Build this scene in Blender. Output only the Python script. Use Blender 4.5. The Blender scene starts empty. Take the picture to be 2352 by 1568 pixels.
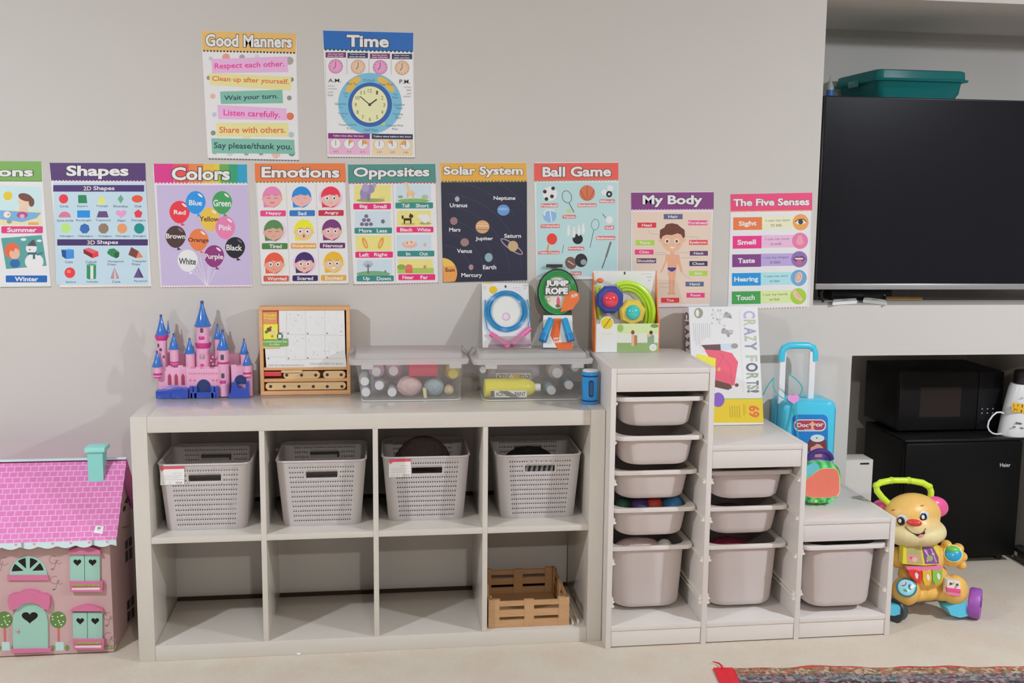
import bpy, bmesh, math, random
from mathutils import Vector, Matrix
random.seed(7)
scene = bpy.context.scene
C = scene.collection
PI = math.pi

# ------------------------------------------------------------------ camera
CAM = Vector((0.7667, -3.4616, 1.4969))
PITCH, YAW, ROLL = 0.1397, 0.1456, 0.0131
FPX, CX, CY = 2529.8, 1243.45, 792.17
_f = Vector((math.sin(YAW)*math.cos(PITCH), math.cos(YAW)*math.cos(PITCH), -math.sin(PITCH)))
_r0 = Vector((math.cos(YAW), -math.sin(YAW), 0)); _u0 = _r0.cross(_f)
_r = _r0*math.cos(ROLL) + _u0*math.sin(ROLL); _u = _u0*math.cos(ROLL) - _r0*math.sin(ROLL)
cd = bpy.data.cameras.new('camera'); cam = bpy.data.objects.new('camera', cd); C.objects.link(cam)
cd.sensor_width = 36; cd.sensor_fit = 'HORIZONTAL'; cd.lens = FPX/2352*36
cd.shift_x = (1176-CX)/2352; cd.shift_y = (CY-784)/2352; cd.clip_start = 0.05
cam.matrix_world = Matrix(((_r.x, _u.x, -_f.x, CAM.x), (_r.y, _u.y, -_f.y, CAM.y), (_r.z, _u.z, -_f.z, CAM.z), (0, 0, 0, 1)))
scene.camera = cam

# ------------------------------------------------------------------ light and exposure
w = bpy.data.worlds.new('world'); scene.world = w; w.use_nodes = True
w.node_tree.nodes['Background'].inputs[0].default_value = (0.9, 0.92, 1.0, 1)
w.node_tree.nodes['Background'].inputs[1].default_value = 0.02
scene.view_settings.view_transform = 'Standard'; scene.view_settings.look = 'None'
scene.view_settings.exposure = -0.08; scene.view_settings.gamma = 1.0
scene.view_settings.use_curve_mapping = False
CEIL = 2.45
def downlight(x, y, down, round_, col=(0.93, 0.99, 1.08)):   # ceiling lamps, plus one added fill: a lens facing down in a softly glowing dome
    l = bpy.data.lights.new('lamp_lens', 'AREA'); l.shape = 'DISK'; l.size = 0.11; l.energy = down; l.color = col
    o = bpy.data.objects.new('lamp_lens', l); C.objects.link(o); o.location = (x, y, CEIL-0.07)
    l = bpy.data.lights.new('lamp_dome', 'POINT'); l.shadow_soft_size = 0.05; l.energy = round_; l.color = col
    o = bpy.data.objects.new('lamp_dome', l); C.objects.link(o); o.location = (x, y, CEIL-0.07)
downlight(-1.10, -1.77, 33, 54)
downlight(3.67, -1.95, 44, 80)
downlight(1.3, -4.4, 34, 44, (1.0, 0.97, 0.9))  # added fill lamp behind the camera, brightens the room evenly

# ------------------------------------------------------------------ helpers
def lin(c): return c/12.92 if c <= 0.04045 else ((c+0.055)/1.055)**2.4
K = 0.69                                                       # how bright a white sheet on the wall reads
def rgb(hx, k=K):
    return tuple(min(0.92, lin(int(hx[i:i+2], 16)/255)/k) for i in (0, 2, 4)) + (1,)
_mats = {}
def mat(hx, rough=0.5, noise=0.0, scale=40.0, spec=0.5, bump=0.0, coat=0.0, metal=0.0, k=K, name='paint', sub=0.0, trans=0.0):
    key = (hx, rough, noise, scale, spec, bump, coat, metal, k, name, sub, trans)
    if key in _mats: return _mats[key]
    m = bpy.data.materials.new(name + '_' + hx); m.use_nodes = True; nt = m.node_tree; b = nt.nodes['Principled BSDF']
    c = rgb(hx, k); b.inputs['Base Color'].default_value = c; b.inputs['Roughness'].default_value = rough
    b.inputs['Specular IOR Level'].default_value = spec; b.inputs['Metallic'].default_value = metal
    b.inputs['Coat Weight'].default_value = coat
    if sub: b.inputs['Subsurface Weight'].default_value = sub; b.inputs['Subsurface Radius'].default_value = (.02, .02, .02); b.inputs['Subsurface Scale'].default_value = .3
    if noise or bump:
        tc = nt.nodes.new('ShaderNodeTexCoord'); n = nt.nodes.new('ShaderNodeTexNoise'); n.inputs['Scale'].default_value = scale; n.inputs['Detail'].default_value = 4
        nt.links.new(tc.outputs['Object'], n.inputs['Vector'])
        if noise:
            r = nt.nodes.new('ShaderNodeMix'); r.data_type = 'RGBA'
            r.inputs[6].default_value = tuple(v*(1-noise) for v in c[:3])+(1,); r.inputs[7].default_value = tuple(min(.95, v*(1+noise)) for v in c[:3])+(1,)
            nt.links.new(n.outputs['Fac'], r.inputs[0]); nt.links.new(r.outputs[2], b.inputs['Base Color'])
        if bump:
            bp = nt.nodes.new('ShaderNodeBump'); bp.inputs['Strength'].default_value = bump; bp.inputs['Distance'].default_value = .01
            nt.links.new(n.outputs['Fac'], bp.inputs['Height']); nt.links.new(bp.outputs['Normal'], b.inputs['Normal'])
    _mats[key] = m; return m
def clear(hx='ffffff', see=0.72, rough=0.12, glow=0.0, name='clear_plastic'):
    key = (hx, see, rough, glow, name)
    if key in _mats: return _mats[key]
    m = bpy.data.materials.new(name+'_'+hx); m.use_nodes = True; nt = m.node_tree; nt.nodes.clear()
    out = nt.nodes.new('ShaderNodeOutputMaterial'); t = nt.nodes.new('ShaderNodeBsdfTransparent'); d = nt.nodes.new('ShaderNodeBsdfPrincipled')
    c = rgb(hx, 1.0); t.inputs[0].default_value = tuple(.35+.65*v for v in c[:3])+(1,) if hx != 'ffffff' else (1, 1, 1, 1)
    d.inputs['Base Color'].default_value = c; d.inputs['Roughness'].default_value = rough
    mx = nt.nodes.new('ShaderNodeMixShader'); mx.inputs[0].default_value = 1-see; last = d
    if glow:                                                   # milky plastic lets light through from behind
        tl = nt.nodes.new('ShaderNodeBsdfTranslucent'); tl.inputs[0].default_value = c; last = nt.nodes.new('ShaderNodeMixShader'); last.inputs[0].default_value = glow
        nt.links.new(d.outputs[0], last.inputs[1]); nt.links.new(tl.outputs[0], last.inputs[2])
    nt.links.new(t.outputs[0], mx.inputs[1]); nt.links.new(last.outputs[0], mx.inputs[2]); nt.links.new(mx.outputs[0], out.inputs[0])
    _mats[key] = m; return m
def wood(hx, scale=9.0, name='wood', rough=.5, k=K):
    key = (hx, scale, name)
    if key in _mats: return _mats[key]
    m = bpy.data.materials.new(name+'_'+hx); m.use_nodes = True; nt = m.node_tree; b = nt.nodes['Principled BSDF']; b.inputs['Roughness'].default_value = rough
    tc = nt.nodes.new('ShaderNodeTexCoord'); mp = nt.nodes.new('ShaderNodeMapping'); mp.inputs['Scale'].default_value = (1.2, 6, 9)
    n = nt.nodes.new('ShaderNodeTexNoise'); n.inputs['Scale'].default_value = scale; n.inputs['Detail'].default_value = 6; n.inputs['Distortion'].default_value = .8
    r = nt.nodes.new('ShaderNodeMix'); r.data_type = 'RGBA'; c = rgb(hx, k)
    r.inputs[6].default_value = tuple(v*.8 for v in c[:3])+(1,); r.inputs[7].default_value = tuple(min(.95, v*1.16) for v in c[:3])+(1,)
    nt.links.new(tc.outputs['Object'], mp.inputs[0]); nt.links.new(mp.outputs[0], n.inputs['Vector']); nt.links.new(n.outputs['Fac'], r.inputs[0]); nt.links.new(r.outputs[2], b.inputs['Base Color'])
    _mats[key] = m; return m

def ray(px, py):
    return _r*((px-CX)/FPX) - _u*((py-CY)/FPX) + _f
def at(px, py, y=None, z=None, x=None):                        # the point of a plane that shows at a pixel of the photograph
    d = ray(px, py)
    t = (y-CAM.y)/d.y if y is not None else (z-CAM.z)/d.z if z is not None else (x-CAM.x)/d.x
    return CAM + d*t
def on_plane(px, py, p0, n):
    d = ray(px, py); return CAM + d*((p0-CAM).dot(n)/d.dot(n))
class View:                                                    # coordinates read off an enlarged detail
    def __init__(s, x, y, k): s.x, s.y, s.k = x, y, k
    def __call__(s, a, b): return s.x+a/s.k, s.y+b/s.k

class MB:                                                      # collects shapes and links them as one mesh object
    def __init__(s): s.bm = bmesh.new(); s.mats = []; s.mi = 0
    def m(s, material):
        if material not in s.mats: s.mats.append(material)
        s.mi = s.mats.index(material); return s
    def _tag(s, faces):
        for f in faces: f.material_index = s.mi
    def poly(s, pts):
        vs = [s.bm.verts.new(p) for p in pts]
        try: f = s.bm.faces.new(vs)
        except ValueError: return None
        f.material_index = s.mi; return f
    def box(s, x0, x1, y0, y1, z0, z1, bev=0.0, seg=2, M=None):
        r = bmesh.ops.create_cube(s.bm, size=1.0); vs = r['verts']
        for v in vs: v.co = Vector(((x0+x1)/2+v.co.x*(x1-x0), (y0+y1)/2+v.co.y*(y1-y0), (z0+z1)/2+v.co.z*(z1-z0)))
        fs = list({f for v in vs for f in v.link_faces}); s._tag(fs)
        if bev > 0:
            es = list({e for f in fs for e in f.edges}); rr = bmesh.ops.bevel(s.bm, geom=es, offset=bev, segments=seg, affect='EDGES', profile=.5)
            s._tag(rr['faces']); vs = list({v for f in rr['faces'] for v in f.verts} | {v for v in vs if v.is_valid})
        if M is not None:
            for v in vs: v.co = M @ v.co
        return s
    def rod(s, a, b, r0, r1=None, seg=12, caps=True):
        a = Vector(a); b = Vector(b); r1 = r0 if r1 is None else r1; d = (b-a).normalized()
        t = Vector((0, 0, 1)) if abs(d.z) < .9 else Vector((1, 0, 0)); u = d.cross(t).normalized(); v = d.cross(u)
        A = [s.bm.verts.new(a+(u*math.cos(2*PI*i/seg)+v*math.sin(2*PI*i/seg))*r0) for i in range(seg)]
        B = [s.bm.verts.new(b+(u*math.cos(2*PI*i/seg)+v*math.sin(2*PI*i/seg))*r1) for i in range(seg)]
        fs = [s.bm.faces.new((A[i], A[(i+1) % seg], B[(i+1) % seg], B[i])) for i in range(seg)]
        if caps: fs += [s.bm.faces.new(A[::-1]), s.bm.faces.new(B)]
        s._tag(fs); return s
    def lathe(s, prof, c=(0, 0, 0), seg=24, M=None, sq=None):   # prof: (radius, z) from the bottom up
        rings = []
        for r, z in prof:
            if r < 1e-6: rings.append([s.bm.verts.new((c[0], c[1], c[2]+z))])
            else: rings.append([s.bm.verts.new((c[0]+r*math.cos(2*PI*i/seg), c[1]+r*math.sin(2*PI*i/seg), c[2]+z)) for i in range(seg)])
        fs = []
        for A, B in zip(rings, rings[1:]):
            for i in range(seg):
                j = (i+1) % seg
                if len(A) == 1 and len(B) == 1: continue
                if len(A) == 1: fs.append(s.bm.faces.new((A[0], B[j], B[i])))
                elif len(B) == 1: fs.append(s.bm.faces.new((A[i], A[j], B[0])))
                else: fs.append(s.bm.faces.new((A[i], A[j], B[j], B[i])))
        if len(rings[0]) > 1: fs.append(s.bm.faces.new(rings[0][::-1]))
        if len(rings[-1]) > 1: fs.append(s.bm.faces.new(rings[-1]))
        s._tag(fs)
        if M is not None:
            for R_ in rings:
                for v in R_: v.co = M @ v.co
        return s
    def tube(s, pts, r, seg=10, closed=False, caps=True):
        pts = [Vector(p) for p in pts]; n = len(pts); rings = []
        rr = r if isinstance(r, (list, tuple)) else [r]*n; pu = None
        for i, p in enumerate(pts):
            a = pts[(i-1) % n] if (closed or i) else p; b = pts[(i+1) % n] if (closed or i < n-1) else p
            d = (b-a).normalized()
            if pu is None:
                t = Vector((0, 0, 1)) if abs(d.z) < .9 else Vector((1, 0, 0)); pu = d.cross(t).normalized()
            else: pu = (pu-d*pu.dot(d)).normalized()
            v = d.cross(pu)
            rings.append([s.bm.verts.new(p+(pu*math.cos(2*PI*k/seg)+v*math.sin(2*PI*k/seg))*rr[i]) for k in range(seg)])
        fs = []
        for i in range(n if closed else n-1):
            A, B = rings[i], rings[(i+1) % n]
            off = 0
            if closed and i == n-1: off = min(range(seg), key=lambda o: (A[0].co-B[o].co).length)
            fs += [s.bm.faces.new((A[k], A[(k+1) % seg], B[(k+1+off) % seg], B[(k+off) % seg])) for k in range(seg)]
        if not closed and caps: fs += [s.bm.faces.new(rings[0][::-1]), s.bm.faces.new(rings[-1])]
        s._tag(fs); return s
    def ell(s, c, r, seg=20, M=None):
        res = bmesh.ops.create_uvsphere(s.bm, u_segments=seg, v_segments=max(6, seg*2//3), radius=1.0)
        vs = res['verts']; c = Vector(c); r = (r, r, r) if not isinstance(r, (tuple, list)) else r
        for v in vs:
            p = Vector((v.co.x*r[0], v.co.y*r[1], v.co.z*r[2])); v.co = (M @ p if M is not None else p)+c
        s._tag({f for v in vs for f in v.link_faces}); return s
    def prism(s, front, d):                                    # a flat outline given a thickness along the vector d
        d = Vector(d); A = [s.bm.verts.new(p) for p in front]; B = [s.bm.verts.new(Vector(p)+d) for p in front]; n = len(A)
        fs = [s.bm.faces.new(A), s.bm.faces.new(B[::-1])]+[s.bm.faces.new((A[i], B[i], B[(i+1) % n], A[(i+1) % n])) for i in range(n)]
        s._tag(fs); return s
    def build(s, name, parent=None, loc=None, angle=35, mods=()):
        bmesh.ops.recalc_face_normals(s.bm, faces=s.bm.faces) if not getattr(s, 'keep', False) else None
        me = bpy.data.meshes.new(name); s.bm.to_mesh(me); s.bm.free()
        for m_ in s.mats: me.materials.append(m_)
        for p in me.polygons: p.use_smooth = True
        me.set_sharp_from_angle(angle=math.radians(angle))
        o = bpy.data.objects.new(name, me); C.objects.link(o)
        if loc: o.location = loc
        if parent is not None: attach(o, parent)
        for kind, kw in mods:
            md = o.modifiers.new(kind.lower(), kind)
            for a, b in kw.items(): setattr(md, a, b)
        return o
def attach(o, parent):
    o.parent = parent
    if parent.parent is None and parent.type == 'EMPTY' and not parent.get('_local'):
        o.matrix_parent_inverse = parent.matrix_basis.inverted()
def thing(name, label, cat, loc=(0, 0, 0), group=None, local=False, rz=0.0):
    o = bpy.data.objects.new(name, None); C.objects.link(o); o.location = loc; o.empty_display_size = .05
    o['label'] = label; o['category'] = cat
    if group: o['group'] = group
    if local: o['_local'] = 1; o.rotation_euler = (0, 0, rz)
    return o
def tag(o, label, cat, group=None):
    o['label'] = label; o['category'] = cat
    if group: o['group'] = group
    return o
def struct(o): o['kind'] = 'structure'; return o
def dup(root, label, loc=None, rot=None, group=None):
    r = root.copy(); C.objects.link(r); r['label'] = label
    if loc is not None: r.location = loc
    if rot is not None: r.rotation_euler = rot
    if group: r['group'] = group
    for ch in list(root.children):
        c = ch.copy(); C.objects.link(c); c.parent = r
        for g in list(ch.children):
            d = g.copy(); C.objects.link(d); d.parent = c
    return r
def rrect(x0, x1, y0, y1, r, seg=6):                           # rounded rectangle outline in 2-D
    out = []
    for cx, cy, a in ((x1-r, y1-r, 0), (x0+r, y1-r, 90), (x0+r, y0+r, 180), (x1-r, y0+r, 270)):
        for i in range(seg+1):
            t = math.radians(a+90*i/seg); out.append((cx+r*math.cos(t), cy+r*math.sin(t)))
    return out

# ---- flat print: shapes and lettering laid on a plane
_txt = {}
def text_mesh(s, off):
    if (s, off) in _txt: return _txt[(s, off)]
    cu = bpy.data.curves.new('t', 'FONT'); cu.body = s; cu.offset = off; cu.resolution_u = 3; cu.fill_mode = 'FRONT'
    ob = bpy.data.objects.new('t', cu); me = bpy.data.meshes.new_from_object(ob)
    vs = [(v.co.x, v.co.y) for v in me.vertices]; fs = [tuple(p.vertices) for p in me.polygons]
    bpy.data.objects.remove(ob); bpy.data.curves.remove(cu); bpy.data.meshes.remove(me)
    _txt[(s, off)] = (vs, fs); return vs, fs
class Art:
    def __init__(s, p0, n, view, eps=0.00012, base=1):
        s.p0, s.n, s.v, s.eps, s.l, s.mb = Vector(p0), Vector(n).normalized(), view, eps, base, MB(); s.k = 0
    def pt(s, x, y, l=None):
        px, py = s.v(x, y); return on_plane(px, py, s.p0+s.n*(s.eps*.8+s.k*3.5e-6), s.n)
    def c(s, hx, rough=.42): s.k += 1; s.mb.m(mat(hx, rough, name='print')); return s
    def up(s, d=1): s.l += d; return s
    def poly(s, pts, hx): s.c(hx); s.mb.poly([s.pt(*p) for p in pts]); return s
    def rect(s, x0, y0, x1, y1, hx, sl=0.0, sk=0.0):
        return s.poly([(x0, y0), (x1, y0+sl*(x1-x0)), (x1+sk*(y1-y0), y1+sl*(x1-x0)), (x0+sk*(y1-y0), y1)], hx)
    def rr(s, x0, y0, x1, y1, r, hx, sl=0.0):
        return s.poly([(x, y+sl*(x-x0)) for x, y in rrect(x0, x1, y0, y1, min(r, (x1-x0)/2, abs(y1-y0)/2))], hx)
    def ell(s, cx, cy, rx, ry, hx, n=24, a0=0, a1=360, rot=0):
        pts = []; full = a1-a0 >= 360; m = n if full else n+1
        for i in range(m):
            t = math.radians(a0+(a1-a0)*i/n); x, y = rx*math.cos(t), ry*math.sin(t); q = math.radians(rot)
            pts.append((cx+x*math.cos(q)-y*math.sin(q), cy+x*math.sin(q)+y*math.cos(q)))
        if not full and a1-a0 < 180.1 and a1-a0 != 180: pts.append((cx, cy))
        return s.poly(pts, hx)
    def ring(s, cx, cy, rx, ry, wd, hx, n=28, a0=0, a1=360, rot=0):
        s.c(hx); q = math.radians(rot)
        def P(t, k):
            x, y = (rx+k)*math.cos(t), (ry+k)*math.sin(t); return s.pt(cx+x*math.cos(q)-y*math.sin(q), cy+x*math.sin(q)+y*math.cos(q))
        for i in range(n):
            t0 = math.radians(a0+(a1-a0)*i/n); t1 = math.radians(a0+(a1-a0)*(i+1)/n)
            s.mb.poly([P(t0, 0), P(t1, 0), P(t1, -wd), P(t0, -wd)])
        return s
    def line(s, pts, wd, hx):
        s.c(hx)
        for (x0, y0), (x1, y1) in zip(pts, pts[1:]):
            L = math.hypot(x1-x0, y1-y0) or 1; nx, ny = -(y1-y0)/L*wd/2, (x1-x0)/L*wd/2
            s.mb.poly([s.pt(x0+nx, y0+ny), s.pt(x1+nx, y1+ny), s.pt(x1-nx, y1-ny), s.pt(x0-nx, y0-ny)])
        return s
    def dots(s, x0, y0, x1, y1, n, w_, h, hx):
        for i in range(n):
            t = (i+.5)/n; x = x0+(x1-x0)*t; y = y0+(y1-y0)*t; s.rr(x-w_/2, y-h/2, x+w_/2, y+h/2, h/2, hx)
        return s
    def text(s, st, x0, y0, x1, y1, hx, off=0.02, sl=0.0, edge=None, eo=.06, rot=None):
        vs, fs = text_mesh(st, off)
        if not vs: return s
        ax, bx = min(v[0] for v in vs), max(v[0] for v in vs); ay, by = min(v[1] for v in vs), max(v[1] for v in vs)
        def put(vs, fs, col):
            s.c(col); nv = []
            for x, y in vs:
                u, v = (x-ax)/(bx-ax), (by-y)/(by-ay)
                if rot is None: X, Y = x0+u*(x1-x0), y0+v*(y1-y0)+sl*u
                else: X, Y = x1-v*(x1-x0), y0+u*(y1-y0)     # lettering turned a quarter, reading downwards
                nv.append(s.mb.bm.verts.new(s.pt(X, Y)))
            for f in fs:
                try: s.mb.bm.faces.new([nv[i] for i in f]).material_index = s.mb.mi
                except ValueError: pass
        if edge:
            put(*text_mesh(st, eo), edge); s.up()
        put(vs, fs, hx)
        if edge: s.up(-1)
        return s
    def add(s, mbfn): mbfn(s.mb); return s
    def build(s, name, parent=None): s.mb.keep = True; return s.mb.build(name, parent)
# ------------------------------------------------------------------ the room
WALL = 0.42
XL, XR, YF = -3.2, 5.8, -5.6
wallm = mat('b7b3ae', .75, noise=.012, scale=3, bump=.02, name='wall_paint')
for q in ((XL, 2.352, WALL, 1.2, 0, CEIL), (2.352, 2.516, WALL, 1.2, 0, .896), (2.352, 3.75, WALL, 1.2, .896, 1.087), (3.42, 3.75, WALL, 1.2, 0, .896), (2.352, 3.75, WALL, 1.2, 2.195, CEIL), (3.75, XR, WALL, 1.2, 0, CEIL), (2.3, 3.8, 1.2, 1.3, 0, CEIL)):
    struct(MB().m(wallm).box(*q).build('wall_back'))
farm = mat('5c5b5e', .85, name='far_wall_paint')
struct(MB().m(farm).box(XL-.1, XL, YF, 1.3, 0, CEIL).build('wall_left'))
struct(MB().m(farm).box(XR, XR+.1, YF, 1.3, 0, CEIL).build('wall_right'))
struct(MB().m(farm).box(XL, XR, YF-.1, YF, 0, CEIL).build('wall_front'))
struct(MB().m(mat('a8a7a6', .8, name='ceiling_paint')).box(XL-.1, XR+.1, YF-.1, 1.3, CEIL, CEIL+.1).build('ceiling'))
def carpet():
    m = bpy.data.materials.new('carpet'); m.use_nodes = True; nt = m.node_tree; b = nt.nodes['Principled BSDF']
    b.inputs['Roughness'].default_value = .95; b.inputs['Specular IOR Level'].default_value = .1; b.inputs['Sheen Weight'].default_value = .2
    tc = nt.nodes.new('ShaderNodeTexCoord'); n1 = nt.nodes.new('ShaderNodeTexNoise'); n1.inputs['Scale'].default_value = 7; n1.inputs['Detail'].default_value = 5
    n2 = nt.nodes.new('ShaderNodeTexNoise'); n2.inputs['Scale'].default_value = 260; n2.inputs['Detail'].default_value = 3
    r = nt.nodes.new('ShaderNodeMix'); r.data_type = 'RGBA'; r.inputs[6].default_value = rgb('cbb4a2'); r.inputs[7].default_value = rgb('e4cebd')
    r2 = nt.nodes.new('ShaderNodeMix'); r2.data_type = 'RGBA'; r2.blend_type = 'MULTIPLY'; r2.inputs[0].default_value = .3
    for n in (n1, n2): nt.links.new(tc.outputs['Object'], n.inputs['Vector'])
    nt.links.new(n1.outputs['Fac'], r.inputs[0]); nt.links.new(r.outputs[2], r2.inputs[6]); nt.links.new(n2.outputs['Color'], r2.inputs[7])
    nt.links.new(r2.outputs[2], b.inputs['Base Color'])
    bp = nt.nodes.new('ShaderNodeBump'); bp.inputs['Strength'].default_value = .6; bp.inputs['Distance'].default_value = .006
    nt.links.new(n2.outputs['Fac'], bp.inputs['Height']); nt.links.new(bp.outputs['Normal'], b.inputs['Normal']); return m
struct(MB().m(carpet()).box(XL-.1, XR+.1, YF-.1, 1.3, -.05, 0).build('floor'))

# ------------------------------------------------------------------ cube shelf
white = mat('bcb6ae', .3, spec=.5, coat=.5, name='white_lacquer')
t = thing('shelving_unit', 'long low white shelf with eight open cubes standing against the wall', 'shelf', (.745, .2, 0))
DEP = .39
MB().m(white).box(.05, 1.44, 0, DEP, .74, .79, .0015).build('top_panel', t)
MB().m(white).box(.05, 1.44, 0, DEP, 0, .05, .0015).build('bottom_panel', t)
for a, b in ((0, .05), (1.44, 1.49)): MB().m(white).box(a+.0003, b-.0003, 0, DEP, 0, .79, .0015).build('side_panel', t)
EX = [.05, .385, .4017, .7367, .7533, 1.0883, 1.105, 1.44]
for i in (1, 3, 5): MB().m(white).box(EX[i], EX[i+1], 0.0005, DEP, .05, .74, .001).build('divider', t)
for i in (0, 2, 4, 6): MB().m(white).box(EX[i], EX[i+1], 0.001, DEP, .385, .405, .001).build('shelf', t)
for z0_, z1_ in ((.03, .0625), (.386, .4175)):                  # added dark strips standing in for the shaded gap behind the boards
    MB().m(mat('3a2518', .9, k=1.0, name='gap_shade')).box(.05, 1.44, DEP+.0005, DEP+.008, z0_, z1_).build('gap_shade_strip', t)
for x, y in ((.062, .012), (.085, .012)):                      # plugged screw holes on the bottom board
    MB().m(mat('8d877c', .6)).rod((x, y, .0496), (x, y, .0504), .0022).build('screw_hole', t)

# ------------------------------------------------------------------ stair-shaped bin frame
XT, YT, WT, DT = 1.4915, -.067, .993, .44
S3 = (WT-.018)/3; ZS = (.937, .678, .4176)
t = thing('bin_frame', 'white stair stepped storage frame holding white plastic bins', 'storage frame', (XT+WT/2, YT+DT/2, 0))
fr = mat('c6c0bb', .38, name='white_frame')
hts = (ZS[0], ZS[0], ZS[1], ZS[2])
ux = [XT+S3*i for i in range(4)]
RUN = ((.835, .706, .578, .449, .31), (.575, .443, .311), (.322,))
for i in range(4): MB().m(fr).box(ux[i], ux[i]+.018, YT, YT+DT, 0, hts[i], .002).build('upright', t)
for i in range(3):
    a, b = ux[i]+.018, ux[i+1]; z = ZS[i]
    MB().m(fr).box(a, b, YT+.001, YT+DT, z-.018, z-.0005, .002).build('step_top', t)
    MB().m(fr).box(a+.001, b-.001, YT+.004, YT+.016, z-.077, z-.0185, .001).build('front_rail', t)
    MB().m(fr).box(a, b, YT+.001, YT+DT, .058, .076, .002).build('base_board', t)
    MB().m(fr).box(a+.001, b-.001, YT+.004, YT+.018, .004, .0575, .001).build('plinth', t)
    for z in RUN[i]+(.18, .165):
        if z == .165 and i == 2: continue
        for sx, xx in ((1, a), (-1, b)):
            m_ = MB().m(mat('d3cdc2', .4, name='runner_plastic')); zz = z-.012
            m_.prism([(xx, YT+.012, zz), (xx+sx*.008, YT+.012, zz), (xx+sx*.008, YT+.012, zz-.003), (xx, YT+.012, zz-.012)], (0, DT-.03, 0))
            if not (i == 0 and z > .7): m_.prism([(xx, YT+.004, zz+.004), (xx+sx*.011, YT+.004, zz-.012), (xx, YT+.004, zz-.015)], (0, .012, 0))
            m_.build('runner', t)

# ------------------------------------------------------------------ bins
binm = mat('b6aca8', .45, name='bin_plastic', sub=.0)
def make_bin(h, label):
    r = thing('storage_bin', label, 'bin', local=True, group='white plastic bins in the stepped frame')
    m = MB().m(binm); W_, D_ = .300, .41
    def ring(z, ins, rad, z0=None): return [(x, y, z) for x, y in rrect(-W_/2+ins, W_/2-ins, ins*.6, D_-ins*.6, rad, 7)]
    def loft(rings, flip=False):
        vr = [[m.bm.verts.new(p) for p in R_] for R_ in rings]
        for A, B in zip(vr, vr[1:]):
            n = len(A)
            for i in range(n): m.bm.faces.new((A[i], A[(i+1) % n], B[(i+1) % n], B[i])).material_index = m.mi
        return vr
    o_ = loft([ring(-h, .045, .055), ring(-h+.006, .036, .062), ring(-h+.02, .032, .064), ring(-.012, .02, .066)])
    m.bm.faces.new(o_[0][::-1])
    i_ = loft([ring(-.012, .0225, .066), ring(-h+.02, .0345, .064), ring(-h+.003, .047, .055)]); m.bm.faces.new(i_[-1])
    m.build('tub', r)
    m = MB().m(mat('c6bfb9', .42, name='bin_rim'))
    def rim(rings):
        vr = [[m.bm.verts.new(p) for p in R_] for R_ in rings]
        for A, B in zip(vr, vr[1:]+vr[:1]):
            n = len(A)
            for i in range(n): m.bm.faces.new((A[i], A[(i+1) % n], B[(i+1) % n], B[i]))
    rim([ring(-.014, .0225, .066), ring(-.014, .001, .03), ring(-.004, 0, .03), ring(0, .003, .03), ring(0, .018, .064), ring(-.004, .0225, .066)])
    m.build('rim', r); return r
BINS = [(0, .835, -.043, 0, 'shallow white bin right under the highest step of the frame'),
        (0, .706, -.046, 0, 'shallow white bin, second from the top in the tallest column'),
        (0, .578, .004, 0, 'shallow white bin directly above the bin of coloured balls'),
        (0, .449, .008, 0, 'shallow white bin with coloured balls showing over its rim'),
        (0, .310, .030, 1, 'deep white bin with pink plush inside at the bottom of the tallest column'),
        (1, .575, -.017, 0, 'shallow white bin right under the middle step of the frame'),
        (1, .443, .014, 0, 'shallow white bin just above the deep bin with dark red cloth'),
        (1, .311, .008, 1, 'deep white bin with dark red cloth at the bottom of the middle column'),
        (2, .322, -.066, 1, 'deep white bin alone under the lowest step of the frame')]
first = {}
for c, z, y, deep, lab in BINS:
    loc = (ux[c]+.018+(S3-.018)/2, y, z+.003)
    if deep not in first: first[deep] = o = make_bin(.222 if deep else .1, lab); o.location = loc
    else: dup(first[deep], lab, loc)
def blob(name, label, cat, c, r, hx, group=None, sc=(1, 1, 1), bump=0.0, rough=.5):
    o = MB().m(mat(hx, rough, bump=bump, scale=60, k=.45)).ell((0, 0, 0), (r*sc[0], r*sc[1], r*sc[2])).build(name, loc=c); return tag(o, label, cat, group)
bx = ux[0]+.018
for x, y, r, hx, nm in ((.07, .10, .03, '1d3b30', 'dark green'), (.125, .09, .033, '3a2a55', 'dark purple'), (.175, .10, .034, 'a23a2c', 'red'), (.24, .09, .036, '2c5d86', 'blue')):
    blob('toy_ball', nm+' toy ball in the white bin of the tallest column', 'ball', (bx+x, y+.01, .449-.022+.006), r, hx, 'balls in the white bin')
blob('plush_toy', 'dusty pink plush toy filling the deep bin of the tallest column', 'plush toy', (bx+.13, .12, .27), .07, 'c79a9a', sc=(1.3, 1, .62), bump=.8)
blob('plush_toy', 'light pink furry pompom at the right rim of the deep bin', 'plush toy', (bx+.215, .095, .288), .027, 'e3aab4', bump=1.2)
blob('cloth', 'dark red folded cloth in the deep bin of the middle column', 'cloth', (ux[1]+.145, .13, .262), .062, '6a2135', sc=(1.3, 1, .62), bump=1.0)
blob('cloth', 'dark brown cloth lying in the bin above the deep bin of the middle column', 'cloth', (ux[1]+.15, .15, .395), .028, '3c2c2a', sc=(2.2, 1.6, .8), bump=1.0)

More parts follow.
